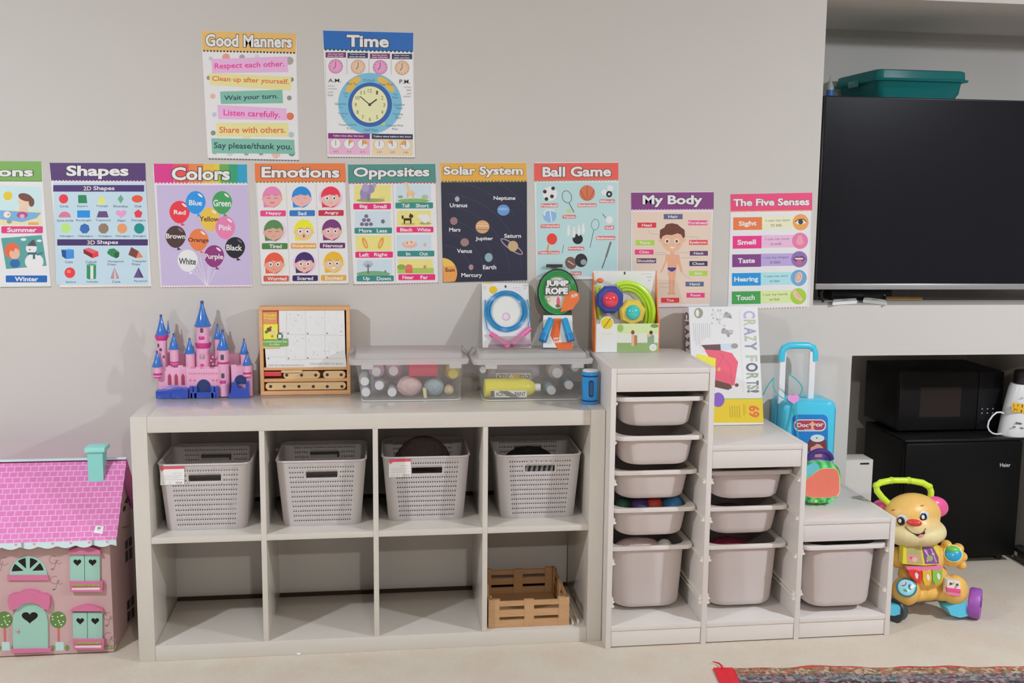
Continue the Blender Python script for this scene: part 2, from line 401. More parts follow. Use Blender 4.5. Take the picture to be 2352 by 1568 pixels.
# ------------------------------------------------------------------ perforated baskets
bask = mat('aaa4a3', .5, name='basket_plastic')
def make_basket(label):
    r = thing('storage_basket', label, 'basket', local=True, group='perforated baskets in the upper cubes')
    Wt, Dt, Wb, Db, H = .286, .285, .250, .25, .218
    m = MB().m(bask)
    NU, NV = 28, 12
    def path(z):
        f = z/H; W_ = Wb+(Wt-Wb)*f; D_ = Db+(Dt-Db)*f; rad = .028
        segs = []                                             # points around the tub with the same count on each side
        def lerp(a, b, n): return [(a[0]+(b[0]-a[0])*i/n, a[1]+(b[1]-a[1])*i/n) for i in range(n)]
        def arc(cx, cy, a, n=4): return [(cx+rad*math.cos(math.radians(a+90*i/n)), cy+rad*math.sin(math.radians(a+90*i/n))) for i in range(n)]
        x, y = W_/2, D_/2
        segs += lerp((-x+rad, -y), (x-rad, -y), NU*2) + arc(x-rad, -y+rad, -90) + lerp((x, -y+rad), (x, y-rad), NU*2) + arc(x-rad, y-rad, 0)
        segs += lerp((x-rad, y), (-x+rad, y), NU*2) + arc(-x+rad, y-rad, 90) + lerp((-x, y-rad), (-x, -y+rad), NU*2) + arc(-x+rad, -y+rad, 180)
        return segs
    zs = [0, .006]
    pitch = (H-.022)/NV
    for k in range(NV): zs += [.010+pitch*k+pitch*.36, .010+pitch*k+pitch*.60] if True else []
    zs += [H-.006, H]
    rows = [[m.bm.verts.new((x, y, z)) for x, y in path(z)] for z in zs]
    n = len(rows[0]); L = NU*2+4
    for j in range(len(zs)-1):
        holerow = j >= 2 and j % 2 == 0 and j < 2+2*NV
        k = (j-2)//2
        for i in range(n):
            side, u = divmod(i, L)
            straight = u < NU*2
            hole = holerow and straight and u % 2 == 1 and 1 < u < NU*2-1
            if straight and side in (0, 2) and 14 <= u <= 42 and 2+2*9 <= j <= 2+2*10+1: hole = (16 <= u <= 40) and j in (2+2*9+1, 2+2*10, 2+2*9)
            if hole: continue
            m.bm.faces.new((rows[j][i], rows[j][(i+1) % n], rows[j+1][(i+1) % n], rows[j+1][i])).material_index = m.mi
    m.bm.faces.new(rows[0][::-1])
    o = m.build('basket_body', r, angle=50, mods=(('SOLIDIFY', dict(thickness=.0025, offset=-1.0)),))
    m = MB().m(mat('b4aeac', .45, name='basket_rim'))
    m.tube([(x, y, H) for x, y in path(H)[::2]], .0035, seg=8, closed=True); m.build('basket_rim', r); return r
BK = [(.207, .068, 'grey perforated basket with a price tag in the leftmost upper cube'), (.571, .076, 'empty grey perforated basket without a tag, second from the left'),
      (.910, .1, 'grey perforated basket with a red topped tag holding dark stuff, third from the left'), (1.2845, .09, 'grey perforated basket with a striped wrapper showing through its handle hole')]
b0 = make_basket(BK[0][2]); b0.location = (BK[0][0], BK[0][1]+.128, .4055); bk = [b0]
for x, y, lab in BK[1:]: bk.append(dup(b0, lab, (x, y+.128, .4055)))
# price tags on two of them, printed on the front
for bi, (V_, (x0, y0, x1, y1)) in enumerate(((View(290, 900, 3.986), (312, 685, 532, 852)), (View(840, 900, 3.986), (212, 618, 414, 782)))):
    bx_, by_ = BK[(0, 2)[bi]][:2]
    yf = BK[(0, 2)[bi]][1]+.003
    p0 = Vector((bx_, yf-.0022, .4055))
    nrm = Vector((0, -1, -.0803)).normalized()
    a = Art(p0, nrm, V_, eps=.0002, base=1)
    a.rect(x0, y0, x1, y1, 'd9d2d2', -.03).up().rect(x0, y0, x1, y0+24, 'c94a5c', -.03).poly([(x0, y0+20), (x0+40, y0+20), (x0+12, y0+44)], 'c94a5c')
    for q, (u, v, l_) in enumerate(((.5, .35, .4), (.1, .5, .8), (.1, .6, .7), (.1, .7, .85))): a.rect(x0+(x1-x0)*u, y0+(y1-y0)*v, x0+(x1-x0)*min(.95, u+l_), y0+(y1-y0)*v+5, 'b3adad', -.03)
    for q in range(9): a.rect(x0+(x1-x0)*.64+q*7, y1-32, x0+(x1-x0)*.64+q*7+3.5, y1-10, '8a8484', -.03)
    for q in (.1, .34): a.rect(x0+(x1-x0)*q, y1-30, x0+(x1-x0)*q+30, y1-10, 'c8c4c4', -.03)
    o = a.build('price_tag'); o.parent = bk[(0, 2)[bi]]; o.matrix_parent_inverse = o.parent.matrix_basis.inverted()
    o['label'] = 'white price tag with a red top edge'
blob('fabric_bundle', 'dark crumpled fabric standing up in the third basket from the left', 'fabric', (.905, .24, .56), .088, '3a3230', sc=(1.1, .7, 1.15), bump=1.2, rough=.9)
blob('fabric_bundle', 'black cloth lying in the basket with the striped wrapper', 'fabric', (1.27, .23, .55), .075, '15130f', sc=(1.3, 1.1, .9), bump=1.0, rough=.9)
a = MB()
for i in range(12): a.m(mat('e2e0e0' if i % 2 else '4a4a50', .4)).prism([(1.232+i*.0085, .116, .555), (1.2405+i*.0085, .116, .555), (1.2405+i*.0085+.012, .116, .615), (1.232+i*.0085+.012, .116, .615)], (0, .004, 0))
tag(a.build('wrapper'), 'striped grey and white wrapper behind the handle hole of the fourth basket', 'wrapper')

# ------------------------------------------------------------------ wooden crate and strips in the last lower cube
wd = wood('ab8660', name='bamboo')
t = thing('wooden_crate', 'small slatted bamboo crate in the lower right cube of the shelf', 'crate', (1.247, .2, .05))
x0, x1, yf, yb, zb, zt = 1.113, 1.384, .025, .335, .0505, .148
def slat_panel(m, p, u, wid):
    # a panel of three slats and three posts: p lower left corner, u direction along, wid length
    n = Vector((-u[1], u[0], 0))
    def bar(a0, a1, z0, z1, d0=0, d1=.007):
        P0 = Vector(p)+Vector(u)*a0+n*d0; P1 = Vector(p)+Vector(u)*a1+n*d1
        m.prism([Vector((*(Vector(p)+Vector(u)*a_+n*d0).xy, z)) for a_, z in ((a0, z0), (a1, z0), (a1, z1), (a0, z1))], n*(d1-d0))
    H = zt-zb
    bar(0, wid, zb, zb+H*.26); bar(0, wid, zb+H*.38, zb+H*.62); bar(0, wid, zb+H*.76, zb+H*.93)
    for a0, a1, top in ((0, wid*.14, H), (wid*.44, wid*.56, H*.96), (wid*.86, wid, H)): bar(a0, a1, zb, zb+top, .007, .013)
    bar(0, wid*.13, zb, zb+H, -.001, .0); bar(wid*.87, wid, zb, zb+H, -.001, .0); bar(wid*.44, wid*.56, zb, zb+H*.96, -.001, 0)
for nm, p, u, wid in (('front_panel', (x0, yf, 0), (1, 0, 0), x1-x0), ('back_panel', (x1, yb, 0), (-1, 0, 0), x1-x0), ('side_panel', (x1, yf, 0), (0, 1, 0), yb-yf), ('side_panel', (x0, yb, 0), (0, -1, 0), yb-yf)):
    m = MB().m(wd); slat_panel(m, p, Vector(u), wid); m.build(nm, t)
MB().m(wd).box(x0+.014, x1-.014, yf+.014, yb-.014, zb, zb+.006).build('bottom', t)
for x, lab in ((1.397, 'pale plastic strip lying right beside the crate'), (1.417, 'pale plastic strip lying closest to the right side of the cube')):
    o = MB().m(mat('cfc5b8', .45)).box(x-.003, x+.003, .03 if x > 1.4 else .02, .24, .0505, .062, .001).build('plastic_strip'); tag(o, lab, 'strip')

tag(MB().m(mat('dcd8d2', .7)).box(-.006, .006, -.004, .004, 0, .005, .001).build('paper_scrap', loc=at(686, 1503, z=.001)), 'tiny white paper scrap on the carpet in front of the shelf', 'scrap')
# ------------------------------------------------------------------ wall posters (laminated sheets fixed flat to the wall)
LAY = 0.0016
def poster(corners, label, draw, view, white_='d3d0d2'):
    a = Art((0, WALL-LAY, 0), (0, -1, 0), view)
    (ax, ay), (bx_, by_), (cx, cy), (dx, dy) = corners
    def q(u, v): return (ax*(1-u)*(1-v)+bx_*u*(1-v)+cx*u*v+dx*(1-u)*v, ay*(1-u)*(1-v)+by_*u*(1-v)+cy*u*v+dy*(1-u)*v)
    outl = [q(u, v) for u, v in rrect(0, 1, 0, 1, .012, 3)]
    outl = [q(u*1.0, v) for u, v in rrect(0, 1, 0, 1, .014, 3)]
    front = [on_plane(px, py, Vector((0, WALL-LAY, 0)), Vector((0, -1, 0))) for px, py in outl]
    a.mb.m(mat(white_, .3, name='laminate')); a.mb.prism(front, (0, LAY-.0002, 0))
    a.q = q; draw(a); o = a.build('poster'); tag(o, label, 'poster', 'educational posters on the wall'); return o
def banner(a, pts, hx, title, box, sl=0.0, zig=None, n=30, eo=.07, off=.035):
    a.poly(pts, hx).up()
    (x0, y0), (x1, y1) = pts[3], pts[2]
    if zig: a.dots(x0, y0, x1, y1, n, (x1-x0)/n*.62, (x1-x0)/n*.55, zig)
    a.up().text(title, *box, 'e9e6e2', off=off, sl=sl, edge='38302c', eo=eo).up()

# --- Good Manners
def d_manners(a):
    banner(a, [(97, 90), (1047, 120), (1042, 312), (110, 290)], 'd9a860', 'Good Manners', (140, 120, 1005, 248), 16, '3b3428', 28)
    for x, y, r, h in ((345, 355, 38, 'cf8f7a'), (505, 355, 28, '9d938e'), (192, 368, 20, 'b6b0bb'), (980, 390, 40, '9b938c'), (655, 350, 22, 'c2bcc4'), (172, 560, 22, '8b8270'), (1000, 578, 22, '7a7262'), (212, 745, 26, 'cfa58d'), (978, 762, 24, '8d8278'),
                       (228, 928, 24, 'b3b2c0'), (986, 945, 38, 'c96a4c'), (216, 1112, 25, '7f8478'), (997, 1130, 30, 'a3b3b5'), (550, 1165, 40, 'd3bfae'), (232, 1300, 26, '8ba596'), (385, 1310, 32, 'a9c0b6'), (548, 1312, 26, '7e9a90'), (695, 1312, 24, '6e8a80'), (845, 1325, 42, 'd2a99c'), (1003, 1312, 34, '5f8d76')): a.ell(x, y, r, r, h)
    a.up()
    G = [((198, 372, 958, 518), -24, 'd6a3c8', 'Respect each other.', 'd23c86', (230, 415, 930, 487), -24), ((176, 512, 998, 640), 50, 'dfc98c', 'Clean up after yourself.', 'c8663a', (205, 540, 972, 605), 34),
         ((285, 698, 908, 825), -18, '73aa97', 'Wait your turn.', '23414d', (325, 738, 865, 800), -20), ((258, 832, 948, 965), 35, 'd6a3c8', 'Listen carefully.', 'd23c86', (320, 875, 885, 955), 22),
         ((246, 1012, 966, 1148), 0, 'dfc98c', 'Share with others.', 'c8663a', (278, 1050, 940, 1112), 0), ((198, 1165, 1027, 1312), 14, '73aa97', 'Say please/thank you.', '23414d', (224, 1204, 1003, 1282), 14)]
    for i, ((x0, y0, x1, y1), d, hx, st, tc, tb, ts) in enumerate(G):
        a.poly([(x0, y0), (x1, y0+d), (x1+8, y1+d*.6), (x0+8, y1+d*.2)] if i != 1 else [(x0, y0), (x1, y0+38), (x1-2, y1+50), (x0+8, y1-10)], hx)
    a.up()
    for (b, d, hx, st, tc, tb, ts) in G: a.text(st, *tb, tc, off=.018, sl=ts)
    a.dots(168, 1372, 1078, 1388, 30, 20, 9, '34363a').line([(1048, 300), (1072, 1380)], 3, 'b3afb4')
poster([(462, 70), (681, 78), (688, 368), (477, 362)], 'Good Manners poster with a yellow heading and six pastel sentence strips', d_manners, View(440, 50, 4.3556))

# --- Time
def clockface(a, x, y, r, rim, face, hands='6a4a50'):
    a.ell(x, y, r, r, rim); a.up().ell(x, y, r*.9, r*.9, face).up()
    for k in range(12):
        t = math.radians(30*k); a.line([(x+r*.7*math.cos(t), y+r*.7*math.sin(t)), (x+r*.82*math.cos(t), y+r*.82*math.sin(t))], r*.06, hands)
    a.line([(x, y), (x, y-r*.65)], r*.09, hands).line([(x, y), (x-r*.3, y+r*.35)], r*.1, hands).up(-2)
def d_time(a):
    banner(a, [(60, 50), (1110, 78), (1108, 296), (70, 270)], '1f5ea6', 'Time', (335, 100, 825, 240), 10, '20504e', 22)
    for i, (x0, x1, y, h, s1, s2) in enumerate(((90, 328, 303, '6d2f5c', 'One hour hand', 'shows the hour'), (345, 582, 310, '2a2c4c', 'The big hand', 'shows the minutes'), (605, 838, 317, '6d2f5c', 'Each line shows', 'one minute'), (860, 1095, 322, '2a2c4c', 'Sixty minutes', 'make one hour'))):
        a.rect(x0, y, x1, y+62, h).up().text(s1, x0+28, y+10, x1-34, y+28, 'd9c6d4', off=.02).text(s2, x0+22, y+34, x1-28, y+54, 'd9c6d4', off=.02).up(-1)
        clockface(a, (207, 467, 724, 980)[i], (467, 473, 478, 485)[i], 84, ('b06a92', 'b98a76')[i % 2], ('d990b8', 'e0b496')[i % 2])
    for x in (338, 595, 852): a.line([(x, 380), (x, 560)], 4, '8f8a92')
    a.ell(605, 898, 370, 355, '6fabc4', n=48).up()
    for x, y, q in ((430, 640, -30), (385, 705, -50), (760, 640, 30), (830, 700, 50)): a.ell(x, y, 78, 38, 'd8a648', rot=q)
    a.ell(760, 1130, 30, 22, 'b9b070', rot=40).up()
    a.ell(607, 912, 255, 258, '2c5799', n=48).up().ell(603, 910, 206, 212, 'd9d0a4', n=48).up()
    for k in range(12):
        t = math.radians(30*(k+1)-90); r_ = 165; x, y = 605+r_*math.cos(t), 915+r_*1.0*math.sin(t); s_ = str(k+1); w_ = 10*len(s_)+2; a.text(s_, x-w_, y-22, x+w_, y+22, '5d5636', off=.0)
    a.line([(603, 912), (490, 815)], 11, '3c3a30').line([(603, 912), (685, 850)], 17, '3c3a30').ell(603, 912, 18, 18, '3c3a30')
    for st, x0, y0, x1, y1 in (("O'clock", 528, 612, 664, 645), ('Five To', 335, 655, 452, 682), ('Five Past', 722, 660, 880, 690), ('Ten', 292, 768, 350, 792), ('To', 305, 806, 342, 830), ('Ten', 872, 780, 930, 804), ('Past', 868, 815, 938, 840), ('Quarter', 198, 890, 335, 918), ('To', 258, 935, 290, 956), ('Quarter', 880, 898, 1012, 930), ('Past', 915, 940, 985, 965),
                               ('Twenty', 232, 1003, 355, 1030), ('To', 275, 1040, 312, 1062), ('Twenty', 872, 1010, 990, 1040), ('Past', 905, 1050, 965, 1075), ('Twenty-Five', 240, 1135, 452, 1162), ('To', 330, 1178, 400, 1200), ('Twenty-Five', 782, 1142, 990, 1172), ('Past', 862, 1182, 930, 1205), ('Half Past', 538, 1190, 698, 1220)): a.text(st, x0, y0, x1, y1, '33566a', off=.0)
    a.text('A.M.', 122, 610, 268, 652, '3a3a42', off=.01).text('P.M.', 948, 620, 1072, 668, '3a3a42', off=.01)
    for i, (st, x1) in enumerate((('is from', 195), ('midnight', 225), ('until', 180), ('noon', 178))): a.text(st, 115, 682+i*37, x1, 702+i*37, '8a858c', off=0)
    for i, (st, x0) in enumerate((('is from', 1002), ('noon', 1030), ('until', 1035), ('midnight', 990))): a.text(st, x0, 696+i*37, 1083, 718+i*37, '8a858c', off=0)
    a.rect(125, 1300, 605, 1490, 'd7a2bd', .012).rect(628, 1305, 1103, 1500, 'dfbf9e', .012).up().rect(120, 1242, 604, 1304, '71296a', .012).rect(626, 1250, 1103, 1310, '2a2c4c', .012).up()
    a.text('Telling time after the hour', 175, 1262, 535, 1288, 'ddc9d8', off=.02, sl=4).text('Telling time before the hour', 645, 1270, 1088, 1296, 'ddd6dc', off=.02, sl=4)
    for i, x in enumerate((207, 362, 520, 714, 865, 1020)):
        y = 1365+i*3; a.ell(x, y, 66, 62, 'b79aa6' if i < 3 else 'c0a58c').up().ell(x, y, 58, 55, 'd6d0d6').up()
        if i % 3: a.c('d3923c'); g = (30, 60)[i % 3-1]; pts = [(x, y)]+[(x+(1 if i < 3 else -1)*56*math.sin(math.radians(t)), y-53*math.cos(math.radians(t))) for t in range(0, g+31, 10)]; a.poly(pts, 'd3923c')
        a.up().line([(x, y-45), (x, y+20)], 7, '6a5a62').up(-3).text(('4:05', '4:10', '4:15', '3:55', '3:50', '3:45')[i], x-28, 1445+i*2, x+30, 1468+i*2, 'b0603c', off=.01)
    a.dots(110, 1522, 1125, 1530, 34, 20, 9, '4c5148').line([(85, 380), (110, 1500)], 3, 'b3afb4').line([(1105, 300), (1132, 1530)], 3, 'a5a1a6')
poster([(741, 69), (950, 75), (954, 362), (752, 361)], 'Time poster with a blue heading and a big clock', d_time, View(730, 60, 5.058))

# --- Seasons (runs out of the picture on the left)
def d_seasons(a):
    a.poly([(-740, 46), (465, 52), (478, 278), (-740, 272)], '6f9c4d').up().dots(-740, 268, 475, 275, 64, 12, 10, '4b5a40')
    a.up().text('Seasons', -505, 118, 372, 222, 'dfe4d6', off=.035, edge='35402a', eo=.07).up()
    # summer
    for ox, st, hx, yy in ((0, 'Summer', 'c63a72', 782), (-560, 'Spring', '5f9a50', 782)):
        a.poly([(-90+ox, 310), (462+ox, 345), (470+ox, 775), (-90+ox, 760)], 'b7cfe2').up()
        a.rect(-90+ox, 600, 465+ox, 770, 'dac7a0').poly([(-90+ox, 596), (465+ox, 630), (410+ox, 690), (250+ox, 735), (-90+ox, 690)], '6f9fc4').ell(88+ox, 440, 50, 50, 'e2b52c')
        a.up().ell(265+ox, 590, 50, 50, 'e0b39c').ell(285+ox, 500, 84, 78, 'e2b8a0').ell(250+ox, 655, 62, 38, 'a04a78').up().ell(285+ox, 455, 82, 42, '6b4238', rot=16).ell(355+ox, 510, 32, 52, '6b4238').ell(250+ox, 668, 28, 24, 'cf96bb').ell(80+ox, 650, 40, 36, 'e6e2de').ell(95+ox, 650, 14, 14, 'd39a55').ell(105+ox, 730, 30, 22, '869080').rect(318+ox, 735, 435+ox, 768, 'c99d5c')
        a.up(-2).rr(15+ox, yy, 482+ox, yy+78, 12, hx, 0.0).up().text(st, 80+ox, yy+14, 412+ox, yy+66, 'eadfe4', off=.03).up(-1)
        a.poly([(12+ox, 915), (470+ox, 880), (525+ox, 1225), (70+ox, 1262)], '52918e').up()
        a.ell(385+ox, 1180, 105, 92, 'dde0e2').ell(352+ox, 1030, 62, 58, 'dde0e2').ell(265+ox, 930, 32, 16, 'd7e2e4').ell(442+ox, 945, 28, 14, 'd7e2e4').ell(170+ox, 1200, 58, 50, '2d5f97').ell(450+ox, 1090, 42, 14, '3d6f78', rot=-20)
        a.up().ell(135+ox, 1055, 85, 88, 'd2603e').ell(165+ox, 1090, 58, 62, 'e0a58d').poly([(298+ox, 1002), (412+ox, 1005), (385+ox, 935), (365+ox, 935)], '4c4a4e').rr(310+ox, 1075, 415+ox, 1100, 10, '3f5a62').rect(370+ox, 1090, 395+ox, 1150, '3f5a62').ell(335+ox, 1045, 8, 8, '40404a').poly([(90+ox, 1030), (180+ox, 1010), (150+ox, 1070)], 'd2603e')
        a.up(-2).rr(65+ox, 1335, 530+ox, 1412, 12, ('1f5ea6', 'c8502c')[ox < 0]).up().text(('Winter', 'Fall')[ox < 0], 165+ox, 1350, 430+ox, 1402, 'e3e6ea', off=.03).up(-1)
    a.dots(-740, 1475, 578, 1462, 60, 15, 8, '4b7a52').line([(480, 290), (575, 1465)], 3, 'a9adb0')
poster([(-147, 370), (96, 371), (118, 658), (-126, 661)], 'Seasons poster with a green heading, cut off by the left edge of the picture', d_seasons, View(0, 360, 4.9))

# --- Shapes
def ngon(a, x, y, r, n, hx, rot=-90): a.poly([(x+r*math.cos(math.radians(rot+360*i/n)), y+r*math.sin(math.radians(rot+360*i/n))) for i in range(n)], hx)
def heart(a, x, y, w_, h, hx):
    pts = []
    for i in range(30):
        t = 2*PI*i/30; pts.append((x+w_*math.sin(t)**3, y-h*(13*math.cos(t)-5*math.cos(2*t)-2*math.cos(3*t)-math.cos(4*t))/15))
    a.poly(pts, hx)
def d_shapes(a):
    banner(a, [(18, 68), (1095, 70), (1102, 278), (38, 272)], '4c3166', 'Shapes', (207, 98, 908, 250), 0, 'd9bfc6', 28)
    a.rect(60, 290, 1100, 1440, 'b0c6d6', 0, .03).up(); P_ = '432c66'
    a.rect(60, 318, 1083, 392, P_).rect(105, 928, 1125, 998, '3d2a5e').up()
    a.text('2D', 400, 332, 488, 378, 'cfc3a8', off=.02).text('Shapes', 512, 330, 750, 388, 'dcd6e4', off=.02).text('3D', 442, 940, 530, 988, 'cfc3a8', off=.02).text('Shapes', 552, 938, 790, 994, 'dcd6e4', off=.02)
    a.ell(176, 473, 52, 52, 'd63440').poly([(340, 430), (432, 430), (443, 522), (342, 522)], '1f7a4e').poly([(605, 432), (655, 522), (555, 522)], 'd8cf56').poly([(820, 425), (853, 475), (820, 526), (785, 475)], '5d9c7e').ell(1006, 473, 62, 42, 'd94f3a')
    a.ell(190, 682, 68, 66, 'c46f88', a0=180, a1=360).rect(330, 603, 474, 684, '1d82c8').poly([(572, 612), (662, 612), (684, 682), (548, 682)], '5d4472'); heart(a, 824, 640, 62, 50, 'd98fb8'); ngon(a, 1017, 642, 50, 5, 'd63448')
    ngon(a, 203, 802, 62, 6, 'a9cf78', 0); ngon(a, 414, 808, 58, 7, '3061a4'); ngon(a, 626, 806, 60, 8, '85705e', 22.5); ngon(a, 836, 806, 58, 9, 'dd8f62'); ngon(a, 1028, 806, 60, 10, '17807c')
    a.poly([(150, 1045), (205, 1052), (205, 1150), (160, 1120)], '1d4a86').poly([(150, 1045), (240, 1035), (292, 1045), (205, 1052)], '5b9ad2').poly([(205, 1052), (292, 1045), (295, 1142), (205, 1150)], '3a80c4')
    a.poly([(400, 1040), (500, 1090), (502, 1140), (402, 1085)], '7c1d2c').poly([(400, 1040), (462, 1022), (566, 1065), (500, 1090)], 'c95a62').poly([(500, 1090), (566, 1065), (570, 1118), (502, 1140)], 'd6333e')
    a.poly([(668, 1070), (690, 1038), (745, 1030), (805, 1075), (800, 1125), (770, 1142), (715, 1120), (670, 1090)], '2f7a4a').up().poly([(745, 1095), (765, 1072), (805, 1078), (800, 1125), (770, 1142), (748, 1120)], '1f5a36').up(-1)
    a.poly([(938, 1015), (1020, 1062), (992, 1140), (905, 1102)], '6d3d3a').poly([(1020, 1062), (1074, 1130), (992, 1140)], 'd87848')
    a.ell(247, 1304, 60, 60, 'd03a3c').rect(437, 1215, 542, 1365, '2f8258').ell(490, 1365, 52, 14, '2f8258').ell(490, 1215, 53, 14, '5d9c7a').up().rect(478, 1225, 512, 1376, 'cfdcd6').ell(235, 1290, 22, 20, 'df7a72').up(-1)
    a.poly([(748, 1240), (803, 1362), (705, 1362)], 'a58a92').ell(754, 1362, 49, 14, 'a58a92').poly([(1020, 1242), (1078, 1360), (965, 1360)], '5f4a7c').up().poly([(748, 1240), (770, 1372), (748, 1376)], 'd0bfc4').poly([(1020, 1242), (1078, 1360), (1042, 1360)], '4a3864').up(-1)
    for st, x, y, w_ in (('Circle', 183, 556, 48), ('Square', 388, 556, 60), ('Triangle', 610, 556, 68), ('Rhombus', 818, 556, 80), ('Oval', 1012, 556, 38), ('Semi-circle', 195, 716, 92), ('Rectangle', 402, 716, 86), ('Trapezoid', 620, 716, 84), ('Heart', 830, 716, 46), ('Pentagon', 1022, 716, 80),
                         ('Hexagon', 212, 893, 78), ('Heptagon', 424, 893, 84), ('Octagon', 642, 893, 74), ('Nonagon', 842, 893, 78), ('Decagon', 1032, 893, 72), ('Cube', 237, 1182, 44), ('Cuboid', 485, 1182, 60), ('Hexagonal', 762, 1178, 88), ('Prism', 720, 1210, 46), ('Triangular', 1030, 1176, 82), ('Prism', 992, 1208, 46), ('Sphere', 258, 1410, 58), ('Cylinder', 502, 1408, 68), ('Cone', 770, 1404, 46), ('Pyramid', 1042, 1400, 70)): a.text(st, x-w_, y-13, x+w_, y+14, '4f5a6c', off=.012)
    a.dots(135, 1472, 1165, 1466, 32, 20, 9, 'b08a58').line([(62, 400), (135, 1450)], 3, 'c1ccd4').line([(1102, 300), (1165, 1440)], 3, 'b5b1b8')
poster([(113, 374), (332, 374), (349, 657), (137, 660)], 'Shapes poster with a dark purple heading and rows of flat and solid shapes', d_shapes, View(110, 360, 4.9))

# --- Colors
def d_colors(a):
    tops = ['c4327c', 'd2484c', 'd87844', 'dba63e', 'c8b443', '5f9a48', '2c9068', '2a90b4']
    xs = [1383, 1560, 1700, 1830, 1925, 1975, 2060, 2140, 2222]
    for i, hx in enumerate(tops):
        a.poly([(xs[i], 62+i*.8), (xs[i+1], 62.8+i*.8), (xs[i+1]+5, 242), (xs[i]+(8-i)*1.2, 240)], hx)
    a.up().dots(1392, 238, 2226, 240, 26, 20, 16, 'd9c3cf').up().text('Colors', 1545, 92, 2070, 212, 'eae6e2', off=.035, edge='3a302c', eo=.075).up()
    a.poly([(1405, 255), (2230, 255), (2265, 1155), (1452, 1160)], 'b4a7c6').up()
    for x in (1640, 1700, 1760, 1800, 1880, 1910, 2000): a.line([(x, 900+abs(x-1800)*.1), (1865, 1165)], 4, 'd5cfe0')
    a.up()
    B = [(1617, 498, 92, 102, 'd23440', 'Red', 'e8dedc'), (1762, 412, 90, 104, '2486cc', 'Blue', 'dfe6ee'), (2000, 412, 90, 104, '3f9055', 'Green', 'dfe8e0'), (1888, 560, 88, 102, 'deae44', 'Yellow', '4a3822'), (2028, 638, 90, 104, 'd9739f', 'Pink', 'eee0e6'), (1582, 720, 92, 100, '45302e', 'Brown', 'ddd6d6'), (1788, 748, 88, 100, 'd97240', 'Orange', '43281c'), (2117, 818, 90, 96, '1d1c24', 'Black', 'dcdade'), (1690, 935, 92, 100, 'd9d6dc', 'White', '3c3c42'), (1928, 895, 90, 100, '82316e', 'Purple', 'e4d8e2')]
    W_ = [(1565, 478, 1672, 518), (1702, 388, 1818, 436), (1920, 385, 2080, 445), (1795, 535, 1972, 580), (1970, 610, 2088, 660), (1495, 690, 1670, 735), (1692, 728, 1880, 775), (2038, 790, 2180, 842), (1610, 910, 1765, 968), (1842, 872, 2010, 932)]
    for (x, y, rx, ry, hx, st, tc), bx_ in zip(B, W_):
        pts = []
        for i in range(32):
            t = 2*PI*i/32; k = 1-.12*max(0, math.sin(t)); pts.append((x+rx*k*math.cos(t), y+ry*math.sin(t)))
        a.poly(pts, hx).poly([(x+18, y+ry*.9), (x+50, y+ry+16), (x+12, y+ry+20)], hx).up().ell(x+rx*.45, y-ry*.62, rx*.3, ry*.09, {'Black': '5a5a62', 'White': 'eae8ec', 'Brown': '7d6462'}.get(st, 'e6d6d8'), rot=38).text(st, *bx_, tc, off=.022, sl=4).up()
    a.dots(1452, 1175, 2262, 1170, 34, 14, 7, 'b8607c').line([(1410, 255), (1455, 1160)], 3, 'cfc8d8').line([(2232, 255), (2268, 1160)], 3, 'cfc8d8')
poster([(351, 376), (567, 377), (579, 658), (369, 660)], 'Colors poster with a rainbow heading and ten named balloons', d_colors, View(0, 360, 3.92))

# --- Emotions
def face(a, x, y, halo, hair, skin, mood, hx_, r=112):
    a.ell(x+hx_, y+8, r*1.2, r*1.1, halo).ell(x, y, r*.98, r*1.06, hair, n=32).poly([(x-r*.9, y+r*.35), (x-r*.86, y+r*1.06), (x-r*.3, y+r*1.02), (x+r*.2, y+r*1.08), (x+r*.5, y+r*.9), (x+r*.86, y+r*.45)], hair)
    a.rect(x-18, y+r*.8, x+18, y+r*1.02, skin).ell(x, y+r*.24, r*.9, r*.7, skin, n=28).ell(x-r*.92, y+r*.2, 14, 22, skin).ell(x+r*.92, y+r*.2, 14, 22, skin)
    pts = [(x-r*.93, y+r*.08)]+[(x+r*.96*math.cos(math.radians(t)), y-r*.04+r*1.02*math.sin(math.radians(t))) for t in range(188, 353, 12)]+[(x+r*.93, y+r*.08), (x+r*.7, y-r*.25), (x+r*.1, y-r*.2), (x-r*.2, y-r*.28), (x-r*.62, y-r*.12)]
    a.poly(pts, hair); dk = '53303a'
    ex, ey = r*.36, y+r*.12
    if mood in ('happy', 'tired'):
        for s_ in (-1, 1): a.ring(x+s_*ex, ey+10, 24, 16, 5, dk, 8, 200, 340)
    elif mood == 'sad':
        for s_ in (-1, 1): a.line([(x+s_*ex-16, ey), (x+s_*ex+16, ey+4)], 5, 'b07a78')
    else:
        w_ = 22 if mood != 'surprised' else 27
        for s_ in (-1, 1): a.ell(x+s_*ex, ey, w_, w_*1.15, 'e6e0e0').up().ell(x+s_*ex, ey+2, 10, 12, '3a2c34').up(-1)
    for s_ in (-1, 1):
        q = {'angry': 12, 'worried': -10, 'scared': -10}.get(mood, 0)*s_; a.line([(x+s_*ex-20, ey-34-q), (x+s_*ex+20, ey-34+q)], 5, dk)
    my = y+r*.58
    if mood in ('happy', 'excited'): a.ell(x, my-8, 26, 18, 'f0dedd' if mood == 'excited' else 'c0606c', a0=0, a1=180)
    elif mood == 'surprised': a.ell(x, my, 12, 18, 'b8404a')
    elif mood in ('sad', 'angry', 'worried'): a.ring(x, my+12, 18, 12, 4, 'b0505a', 8, 200, 340)
    elif mood == 'scared': a.ell(x, my, 15, 7, 'b0505a')
    else: a.line([(x-14, my), (x+14, my)], 5, 'a85560')
    a.up(-3)
